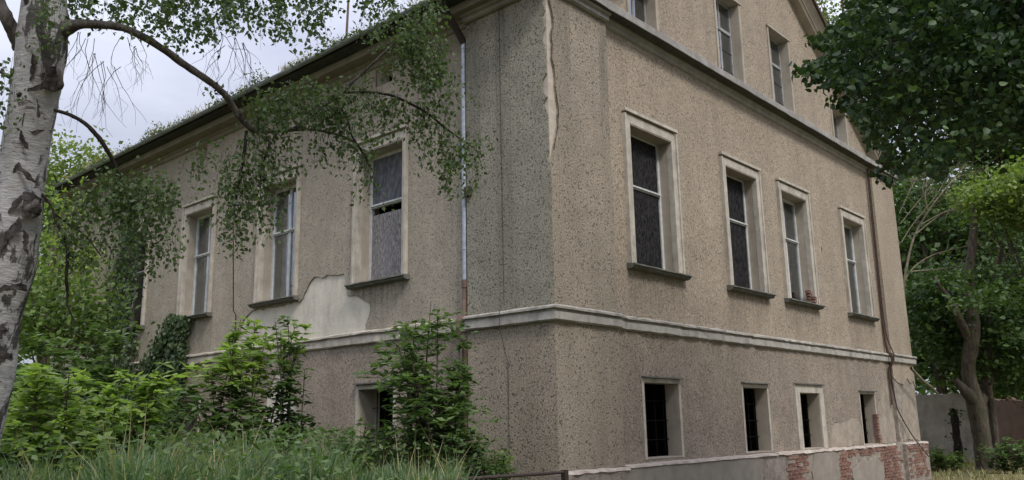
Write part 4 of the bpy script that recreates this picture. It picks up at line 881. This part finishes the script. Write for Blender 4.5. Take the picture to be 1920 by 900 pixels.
# ------------------------------------------------------------------ generic tree
def tree(name, label, base, htop, crown, mat, leaf, nclump, per, sig, group=None, bark='bark', r0=0.2, lean=(0, 0), trunk=True, gaps=0.0):
    base = np.array(base, float); base[2] = float(height(base[0], base[1])) - 0.05
    T = thing(name, label, 'tree', base, group)
    cx, cy, cz, rx, ry, rz = crown; C = np.array([cx, cy, cz])
    top = np.array([cx, cy, min(htop, cz + rz * 0.5)])
    pth = smooth_path([base, base + (top - base) * 0.3 + rng.normal(0, .1, 3), base + (top - base) * 0.6 + rng.normal(0, .2, 3), top], 5)
    tb = Tubes(); tb.add(pth, np.linspace(r0, r0 * 0.2, len(pth)), 10, 0.06); tb.build('trunk', bark, T)
    cl = []
    while len(cl) < nclump:
        q = rng.uniform(-1, 1, 3); rr = np.dot(q, q)
        if rr < 1 and rr > 0.10 + 0.2 * rng.random(): cl.append(C + q * np.array([rx, ry, rz]))
    tb = Tubes()
    for c in cl[::4]:
        a = pth[int(len(pth) * rng.uniform(0.3, 0.9))]; m_ = (a + c) / 2 + np.array([0, 0, 0.1 * rz]); q = smooth_path([a, m_, c], 3); tb.add(q, np.linspace(r0 * 0.28, 0.012, len(q)), 5)
    tb.build('limbs', bark, T)
    lv = Leaves(); clumps(lv, cl, sig, per, leaf, 0.6, 0.7, 0.65); lv.build('crown', mat, T); return T

def gnd(p, z=None): return (p[0], p[1], 0)
def px_tree(name, label, px, py, dep, rpx, rpy, rdep, mat, leaf, n, per, sig, basepx=None, **kw):
    c = at(px, py, dep); s = dep / F_PX
    bp = c if basepx is None else at(basepx, 800, dep)
    return tree(name, label, (bp[0], bp[1], 0), c[2] + rpy * s, (c[0], c[1], c[2], rpx * s, rdep, rpy * s), mat, leaf, n, per, sig, **kw)

# right: tree with forked trunk beside the ruined wall
B = at(1850, 884, 27.2); B[2] = -0.05
maple = thing('maple_tree', 'dark green maple with thick forked trunk in front of the old concrete wall', 'tree', B)
for rws in [[(1853, 900, 44, 27.2), (1848, 870, 36, 27.2), (1842, 830, 32, 27.2), (1836, 790, 32, 27.2), (1827, 750, 32, 27.2), (1818, 715, 27, 27.2), (1816, 680, 25, 27.2), (1822, 640, 28, 27.2), (1822, 590, 26, 27.2), (1816, 540, 22, 27.2), (1822, 470, 16, 27.2), (1830, 380, 9, 27.2)],
            [(1828, 755, 26, 27.2), (1812, 735, 20, 27), (1800, 722, 14, 27), (1790, 710, 9, 27)],
            [(1832, 765, 24, 27.4), (1850, 720, 22, 27.8), (1852, 670, 18, 28), (1848, 610, 15, 28), (1862, 540, 12, 28), (1880, 460, 7, 28)],
            [(1818, 640, 16, 27.2), (1796, 590, 14, 27), (1780, 560, 10, 27), (1750, 520, 6, 27)],
            [(1868, 880, 16, 27.6), (1866, 820, 14, 27.6), (1860, 770, 13, 27.6), (1852, 720, 12, 27.4)]]:
    P, R = path_px(rws); t = Tubes(); t.add(P, R, 12, 0.07); t.build('trunk' if rws[0][2] > 25 else 'branch', 'bark', maple)
lv = Leaves()
mp_poly = [(1712, 560), (1740, 520), (1800, 500), (1870, 505), (1950, 500), (2010, 560), (2000, 690), (1930, 740), (1900, 735), (1880, 715), (1850, 700), (1800, 690), (1770, 700), (1740, 690), (1716, 640)]
clumps(lv, sample_poly(mp_poly, 150, 27.2, 32.0), 0.42, 150, 0.16, 0.75, 0.8, 0.5)
clumps(lv, sample_poly([(1800, 500), (1930, 500), (1930, 640), (1880, 620), (1800, 580)], 16, 24, 27), 0.4, 80, 0.16, 0.7, 0.8, 0.5)
lv.build('crown', 'dark', maple)

# bright tree behind it
px_tree('sycamore_tree', 'bright yellow green tree lit from above between linden and maple at the right edge', 1925, 370, 27, 72, 62, 2.0, 'light', 0.16, 64, 120, 0.36, 1990, r0=0.16)
# dead branches fanning out from behind the house corner
dead = thing('dead_tree', 'bare pale dead branches fanning out behind the far house corner', 'tree', gnd(at(1672, 880, 27.5)))
t = Tubes()
dp = 27.5
root = [(1672, 900, 20, dp), (1668, 700, 18, dp), (1676, 590, 15, dp), (1694, 530, 12, dp)]
P, R = path_px(root); t.add(P, R, 8, 0.05)
for rws in [[(1694, 540, 16), (1702, 490, 13), (1716, 440, 11), (1745, 390, 9), (1780, 345, 7), (1810, 310, 4)], [(1716, 440, 8), (1760, 405, 6), (1800, 385, 5), (1830, 340, 3)], [(1696, 525, 11), (1715, 500, 9), (1750, 478, 7), (1800, 465, 5), (1840, 460, 4), (1900, 480, 3)], [(1700, 510, 9), (1760, 505, 7), (1830, 500, 5), (1900, 510, 3)],
            [(1688, 420, 6), (1720, 380, 5), (1750, 345, 4)], [(1686, 400, 5), (1705, 360, 4), (1720, 330, 3)], [(1740, 395, 5), (1735, 360, 4), (1750, 330, 3)], [(1728, 420, 6), (1780, 395, 5), (1830, 400, 4), (1880, 390, 3)], [(1780, 345, 4), (1800, 330, 3), (1840, 320, 2)],
            [(1845, 460, 4), (1880, 500, 3), (1920, 540, 2)], [(1690, 455, 6), (1712, 420, 5), (1760, 360, 4), (1775, 320, 3)], [(1800, 465, 4), (1850, 445, 3), (1910, 450, 2)], [(1830, 500, 4), (1870, 520, 3), (1920, 570, 2)]]:
    P, R = path_px([(a, b_, w_ * 0.36, dp + i * 0.25 + rng.normal(0, 0.1)) for i, (a, b_, w_) in enumerate(rws)]); t.add(P, R, 6, 0.05)
    for q in range(12):
        s0 = P[rng.integers(len(P) // 3, len(P))]; e0 = s0 + rng.normal(0, 0.5, 3) + np.array([0.2, -0.2, 0.25]); t.add([s0, (s0 + e0) / 2 + rng.normal(0, .06, 3), e0], [0.010, 0.007, 0.004], 4)
t.build('branches', 'deadwood', dead)

# background trees, right
bg = [('tall dark green tree behind the ruined wall nearest the house corner', 1740, 520, 38, 110, 190, 4.5, 'dark', 0.26, 120),
      ('dark spreading tree behind the forked maple', 1870, 560, 40, 140, 170, 5, 'dark', 0.28, 150),
      ('mid green tree rising above the dead branches', 1760, 400, 44, 130, 120, 5, 'mid', 0.28, 100),
      ('sunlit green tree behind the maple at the right edge', 1920, 640, 36, 90, 110, 4, 'light', 0.24, 80),
      ('thin pale tree showing past the gable roof', 1580, 10, 46, 70, 90, 3, 'light', 0.24, 22),
      ('dark tree crown filling the gap under the linden', 1900, 255, 43, 130, 70, 3, 'dark', 0.26, 110)]
for i, (lb, px, py, dpp, rx, ry, rd, mt, lf, nc) in enumerate(bg):
    px_tree('background_tree', lb, px, py, dpp, rx, ry, rd, mt, lf, nc, 110 if i < 4 else 60, 0.62, group='trees beyond the ruined wall', r0=0.3)
# left background
bl = [('pale feathery tree rising past the far end of the eaves', 130, 330, 27, 60, 75, 1.6, 'light', 0.16, 42, 60),
      ('yellow green tree beside the birch trunk', 105, 470, 22, 66, 130, 1.4, 'lime', 0.14, 38, 50),
      ('darker tree behind the birch at the left edge', 20, 480, 30, 120, 190, 3, 'mid', 0.2, 90, 90),
      ('leafy tree close to the far end of the long side', 110, 590, 19, 75, 80, 1.2, 'mid', 0.14, 46, 66)]
for lb, px, py, dpp, rx, ry, rd, mt, lf, nc, per in bl:
    px_tree('background_tree', lb, px, py, dpp, rx, ry, rd, mt, lf, nc, per, 0.42, group='trees at the far end of the long side', r0=0.12)
# far wood
lv = Leaves()
fc = []
for k in range(900):
    a = math.radians(rng.uniform(-10, 118)); d = rng.uniform(62, 85); fc.append(np.array([CAM[0] + d * math.cos(a), CAM[1] + d * math.sin(a), abs(rng.normal(3.5, 3.4))]))
clumps(lv, fc, 1.5, 55, 0.62, 0.5, 0.75, 0.8)
o = lv.build('far_woodland', 'dark', None); o['label'] = 'far off dark woodland closing the view behind the house and wall'; o['category'] = 'woodland'

# ------------------------------------------------------------------ shrubs
def palmate(lv, P, size, n=5, up=1.6):
    """fans of leaflets lying nearly level round each point"""
    for p in P:
        a0 = rng.uniform(0, 6.28); a = a0 + np.arange(n) * (4.6 / n) + rng.normal(0, .15, n)
        tilt = rng.normal(0, 0.22, 2); D = np.stack([np.cos(a), np.sin(a), np.cos(a) * tilt[0] + np.sin(a) * tilt[1] - 0.18], 1)
        lv.add(np.repeat(p[None], n, 0), size, up, 0.0, 0.5, D, 0.25)
def shrub(name, label, cat, base, h, rad, mat, size, stems, sprays, group=None, lean=0.35, mat2=None, stemmat='bark', r0=0.018, shape=1.0):
    base = np.array(base, float); base[2] = float(height(base[0], base[1])) - 0.03
    T = thing(name, label, cat, base, group); lv = Leaves(); lv2 = Leaves()
    for s in range(stems):
        a = rng.uniform(0, 6.28); rr = rad * lean * rng.random(); top = base + np.array([math.cos(a) * rad * rng.uniform(.2, .85), math.sin(a) * rad * rng.uniform(.2, .85), h * rng.uniform(.6, 1.0)])
        if s == 0: top = base + np.array([rng.normal(0, .08), rng.normal(0, .08), h])
        st = base + np.array([math.cos(a) * rr, math.sin(a) * rr, 0])
        P = smooth_path([st, (st + top) / 2 + rng.normal(0, .07, 3), top], 6); tb = Tubes(); tb.add(P, np.linspace(r0, r0 * .3, len(P)), 5)
        n = sprays; i = rng.uniform(0.12, 1.0, n) ** 0.8 * (len(P) - 1); f = np.floor(i).astype(int).clip(0, len(P) - 2); q = P[f] + (P[f + 1] - P[f]) * (i - f)[:, None]
        an = rng.uniform(0, 6.28, n); rel = (q[:, 2] - base[2]) / h; reach = rad * 0.8 * (1.08 - rel ** (3.2 * shape)) * (0.45 + 0.55 * np.sin(rel * 9 + an)) ** 2 * rng.uniform(.35, 1, n) + 0.05
        tips = q + np.stack([np.cos(an) * reach, np.sin(an) * reach, 0.18 * reach + rng.normal(0, .05, n)], 1)
        for a_, b_ in zip(q[::2], tips[::2]): tb.add([a_, (a_ + b_) / 2 + [0, 0, .03], b_], [0.005, 0.004, 0.002], 3)
        tb.build('stem', stemmat, T)
        hi = rel > 0.58  # upper sprays take a lighter leaf colour, painting in light on the tops
        palmate(lv, tips[~hi] if mat2 else tips, size)
        if mat2: palmate(lv2, tips[hi], size)
    lv.build('foliage', mat, T)
    if mat2 and lv2.V: lv2.build('lit_foliage', mat2, T)
    return T
def base_at(px, dep): p = at(px, 850, dep); return (p[0], p[1], 0)
shrub('sapling_bush', 'yellow green bush of layered leaves at the foot of the birch', 'bush', base_at(95, 8.6), 1.55, 0.75, 'lime', 0.13, 11, 62, 'bushes along the long side')
shrub('sapling_bush', 'bright yellow green bush standing left of the ivy clad wall', 'bush', base_at(215, 10.4), 1.6, 0.85, 'shrub', 0.15, 10, 56, 'bushes along the long side', mat2='lime')
shrub('sapling_bush', 'dark bush in the shade between birch and house', 'bush', base_at(140, 13.5), 2.5, 1.2, 'deep', 0.16, 12, 75, 'bushes along the long side', mat2='shrub')
shrub('sapling_bush', 'low lime bush at the left edge under the birch trunk', 'bush', base_at(20, 9.2), 1.35, 0.6, 'shrub', 0.12, 9, 56, 'bushes along the long side', mat2='lime')
shrub('sapling_bush', 'dark green bush below the ivy clad window', 'bush', base_at(270, 14.5), 1.7, 0.8, 'shrub', 0.13, 9, 60, 'bushes along the long side', mat2='shrub')
shrub('maple_sapling', 'pale green sapling reaching the moulding beside the fallen plaster', 'sapling', base_at(440, 12.6), 2.55, 1.0, 'shrub', 0.155, 10, 60, 'saplings by the long side', mat2='lime', shape=1.2)
shrub('maple_sapling', 'slender dark sapling with bare stems under the fallen plaster', 'sapling', base_at(545, 12.6), 2.5, 0.5, 'deep', 0.13, 7, 36, 'saplings by the long side', mat2='shrub')
shrub('maple_sapling', 'tall broad sapling screening the cellar window beside the downpipe', 'sapling', base_at(806, 11.4), 2.62, 0.85, 'shrub', 0.125, 12, 60, 'saplings by the long side', mat2='shrub', shape=1.3)
shrub('maple_sapling', 'low leafy sapling below the cellar window', 'sapling', base_at(700, 11.2), 0.95, 0.7, 'shrub', 0.11, 7, 40, 'saplings by the long side')
shrub('maple_sapling', 'leafy sapling growing against the rusty lower downpipe', 'sapling', base_at(850, 11.6), 1.7, 0.5, 'shrub', 0.12, 8, 46, 'saplings by the long side', mat2='shrub')
shrub('nettle_clump', 'small weeds growing at the foot of the house corner', 'weeds', (-0.45, 0.55, 0), 0.5, 0.45, 'shrub', 0.075, 7, 24, 'weeds', mat2='lime', r0=0.006)
shrub('nettle_clump', 'sparse weeds between the railing and the tall sapling', 'weeds', base_at(905, 11.4), 0.65, 0.5, 'shrub', 0.08, 7, 26, 'weeds', r0=0.006)
shrub('nettle_clump', 'green weeds round the foot of the forked maple', 'weeds', gnd(at(1895, 880, 25)), 1.0, 0.8, 'shrub', 0.14, 8, 40, 'weeds', r0=0.01)
shrub('nettle_clump', 'green weeds at the foot of the concrete wall', 'weeds', gnd(at(1760, 880, 27)), 0.7, 1.2, 'mid', 0.13, 8, 40, 'weeds', r0=0.01)

# ------------------------------------------------------------------ ivy on the long side (depth in front of the wall, along, height)
def ivy(label, poly, n, thick):
    ys = [p[0] for p in poly]; zs = [p[1] for p in poly]; P = []
    while len(P) < n:
        y = random.uniform(min(ys), max(ys)); z = random.uniform(min(zs), max(zs))
        if inside(poly, y, z): P.append((WF - 0.02 - abs(random.gauss(0, thick)), y, z))
    c = np.array([0.0, np.mean(ys), 0.85]); T = thing('ivy', label, 'ivy', c, 'ivy on the long side')
    lv = Leaves(six=True); P = np.array(P); lv.add(P, 0.085, 0.15, 0.7, 0.9, np.tile(np.array([[-0.5, 0, -0.6]]), (len(P), 1))); lv.build('foliage', 'ivy', T)
    t = Tubes()
    for k in range(14):
        y0 = np.mean(ys) + rng.normal(0, .4); p = P[random.randrange(len(P))]
        t.add(smooth_path([(0.04, y0, 0.8), (0.05, (y0 + p[1]) / 2 + rng.normal(0, .15), (0.8 + p[2]) / 2), (0.05, p[1], p[2])]), 0.009, 4)
    t.build('stem', 'bark', T)
ivy('dark ivy climbing the wall up to the curtained window sill', [(10.75, 0.8), (13.6, 0.8), (13.5, 2.6), (13.0, 3.3), (12.5, 3.7), (12.0, 4.2), (11.6, 4.4), (10.75, 4.25), (10.95, 3.8), (10.85, 3.2), (11.1, 2.4), (10.9, 1.7)], 6200, 0.15)
ivy('tall ivy smothering the window farther along the long side', [(13.5, 1.0), (16.6, 1.0), (16.4, 4.4), (15.3, 5.2), (15.0, 7.0), (14.2, 7.3), (13.75, 6.0), (13.9, 4.6), (13.5, 3.9), (13.45, 3.0), (13.9, 2.4)], 4600, 0.14)

# ------------------------------------------------------------------ grass
def blades(name, label, X, Y, hmin, hmax, mat, wid=0.011, cat='grass'):
    n = len(X); Z = height(X, Y); h = rng.uniform(hmin, hmax, n) * (0.68 + 0.20 * np.sin(X * 5.3 + Y) * np.sin(Y * 4.7 - X) + 0.32 * np.sin(X * 2.1 + 1.3 * np.sin(Y * 1.7)) * np.sin(Y * 1.9 + X)); a = rng.uniform(0, 6.28, n); bend = h * rng.uniform(0.1, 0.6, n)
    d = np.stack([np.cos(a), np.sin(a), np.zeros(n)], 1); s = np.stack([-np.sin(a), np.cos(a), np.zeros(n)], 1) * wid * rng.uniform(.6, 1.5, n)[:, None]
    P = np.stack([X, Y, Z - 0.02], 1); up = np.array([[0, 0, 1.0]])
    m1 = P + up * (h * .55)[:, None] + d * (bend * .25)[:, None]; tp_ = P + up * (h * rng.uniform(.85, 1.0, n))[:, None] + d * bend[:, None]
    V = np.stack([P - s * .7, P + s * .7, m1 + s, m1 - s, tp_ - s * .08, tp_ + s * .08], 1).reshape(-1, 3); b0 = np.arange(n)[:, None] * 6
    o = mesh_obj(name, V, np.concatenate([b0 + np.array([[0, 1, 2, 3]]), b0 + np.array([[3, 2, 5, 4]])]), mat, None, kind='stuff')
    o['label'] = label; o['category'] = cat; return o
n = 90000
dpt = rng.uniform(6.2, 16.5, n); pxx = rng.uniform(-120, 860, n)
lat = (pxx - 960) / F_PX * dpt; fw = np.array([0.747, 0.665]); rt = np.array([0.668, -0.744])
X = CAM[0] + fw[0] * dpt * 0.975 + rt[0] * lat; Y = CAM[1] + fw[1] * dpt * 0.975 + rt[1] * lat
k = (X < -0.02) & (Y > -3.4); X, Y = X[k], Y[k]
blades('meadow_grass', 'tall dark green meadow grass in front of the long side', X, Y, 0.35, 0.82, 'grass')
q = rng.random(len(X)) < 0.026
wl = Leaves(); qx, qy = X[q], Y[q]; keep_ = np.sin(qx * 1.7 + 2) * np.sin(qy * 1.4) + rng.normal(0, .4, len(qx)) > 0.05; qx, qy = qx[keep_], qy[keep_]
for rep_ in range(7): wl.add(np.stack([qx + rng.normal(0, .08, len(qx)), qy + rng.normal(0, .08, len(qx)), height(qx, qy) + rng.uniform(0.25, 0.85, len(qx))], 1), 0.075, 0.8, 0.1, 0.5)
o = wl.build('meadow_weeds', 'shrub', None); o['label'] = 'broad leaved weeds mixed into the tall meadow grass'; o['category'] = 'weeds'
k = rng.random(len(X)) < 0.04
blades('seeding_grass', 'paler seeding grass stalks close to the house wall', X[k], Y[k], 0.6, 1.2, 'dry', 0.005)
n = 16000; X = rng.uniform(16, 40, n); Y = rng.uniform(-10, 6, n)
blades('dry_grass', 'short straw coloured grass on the open ground at the right', X, Y, 0.05, 0.28, 'dry', 0.016)

# ------------------------------------------------------------------ railing, ruined wall, stump
rl = thing('metal_railing', 'rusty low metal railing in front of the house corner', 'railing', (-0.9, -0.8, 0.55))
t = Tubes(); t.add([(-0.88, -0.8, 1.055), (-2.95, -0.8, 1.075), (-4.4, -0.8, 1.09)], 0.022, 8); t.build('rail', 'iron', rl)
for x in (-0.88, -2.6, -4.3): MB('F').box(x - 0.035, x + 0.035, -0.835, -0.765, 0.1, 1.085, 0.003).build('post', 'iron', rl)
t = Tubes(); t.add([(-0.88, -0.8, 0.7), (-4.3, -0.8, 0.72)], 0.016, 6); t.build('lower_rail', 'iron', rl)

def px_wall(name, label, pa, pb, da, db, topa, topb, mat, thick=0.35):
    A = at(pa, 850, da); Bp = at(pb, 850, db); za = at(pa, topa, da)[2]; zb = at(pb, topb, db)[2]
    T = thing(name, label, 'wall', ((A[0] + Bp[0]) / 2, (A[1] + Bp[1]) / 2, 0), None)
    d = norm(Bp[:2] - A[:2]); nrm = np.array([-d[1], d[0]]); n_ = 26; V = []; Fc = []
    for i in range(n_ + 1):
        t_ = i / n_; p = A[:2] + (Bp[:2] - A[:2]) * t_; z = za + (zb - za) * t_ + rng.normal(0, .03)
        for s, zz in ((0, -0.2), (0, z), (1, z + rng.normal(0, .02)), (1, -0.2)): V.append((p[0] + nrm[0] * thick * s, p[1] + nrm[1] * thick * s, zz))
    for i in range(n_):
        for q in range(3): Fc.append((i * 4 + q, i * 4 + q + 1, i * 4 + 5 + q, i * 4 + 4 + q))
    Fc += [(0, 3, 2, 1), (n_ * 4, n_ * 4 + 1, n_ * 4 + 2, n_ * 4 + 3)]
    mesh_obj('wall_face', V, Fc, mat, T); return T
px_wall('ruined_wall', 'weathered grey concrete wall behind the forked maple', 1690, 1836, 33, 32, 742, 736, 'concrete')
px_wall('ruined_wall', 'low reddish crumbling wall at the right edge', 1852, 1990, 34, 31, 748, 752, 'redwall')
st = thing('dead_stump', 'dark bark clad dead trunk leaning against the concrete wall', 'stump', gnd(at(1797, 872, 30)))
P, R = path_px([(1800, 885, 15, 30), (1797, 850, 14, 30), (1793, 810, 15, 30), (1788, 775, 12, 30.2), (1786, 768, 8, 30.2)]); t = Tubes(); t.add(P, R, 8, 0.25); t.build('trunk', 'twig', st)
lv = Leaves(); clumps(lv, [p + rng.normal(0, .08, 3) for p in P[::2]], 0.12, 16, 0.12); lv.build('foliage', 'deep', st)
stick = thing('broken_branch', 'thin pale broken branch hanging beside the far house corner', 'branch', at(1728, 715, 23.5))
P, R = path_px([(1708, 690, 5, 23), (1728, 712, 6, 23.4), (1745, 725, 5, 23.7), (1758, 738, 4, 24)]); t = Tubes(); t.add(P, R, 6, 0.1); t.build('wood', 'deadwood', stick)
print('bricks', NB, 'tris', sum(len(o.data.loops) - 2 * len(o.data.polygons) for o in scene.objects if o.type == 'MESH'))
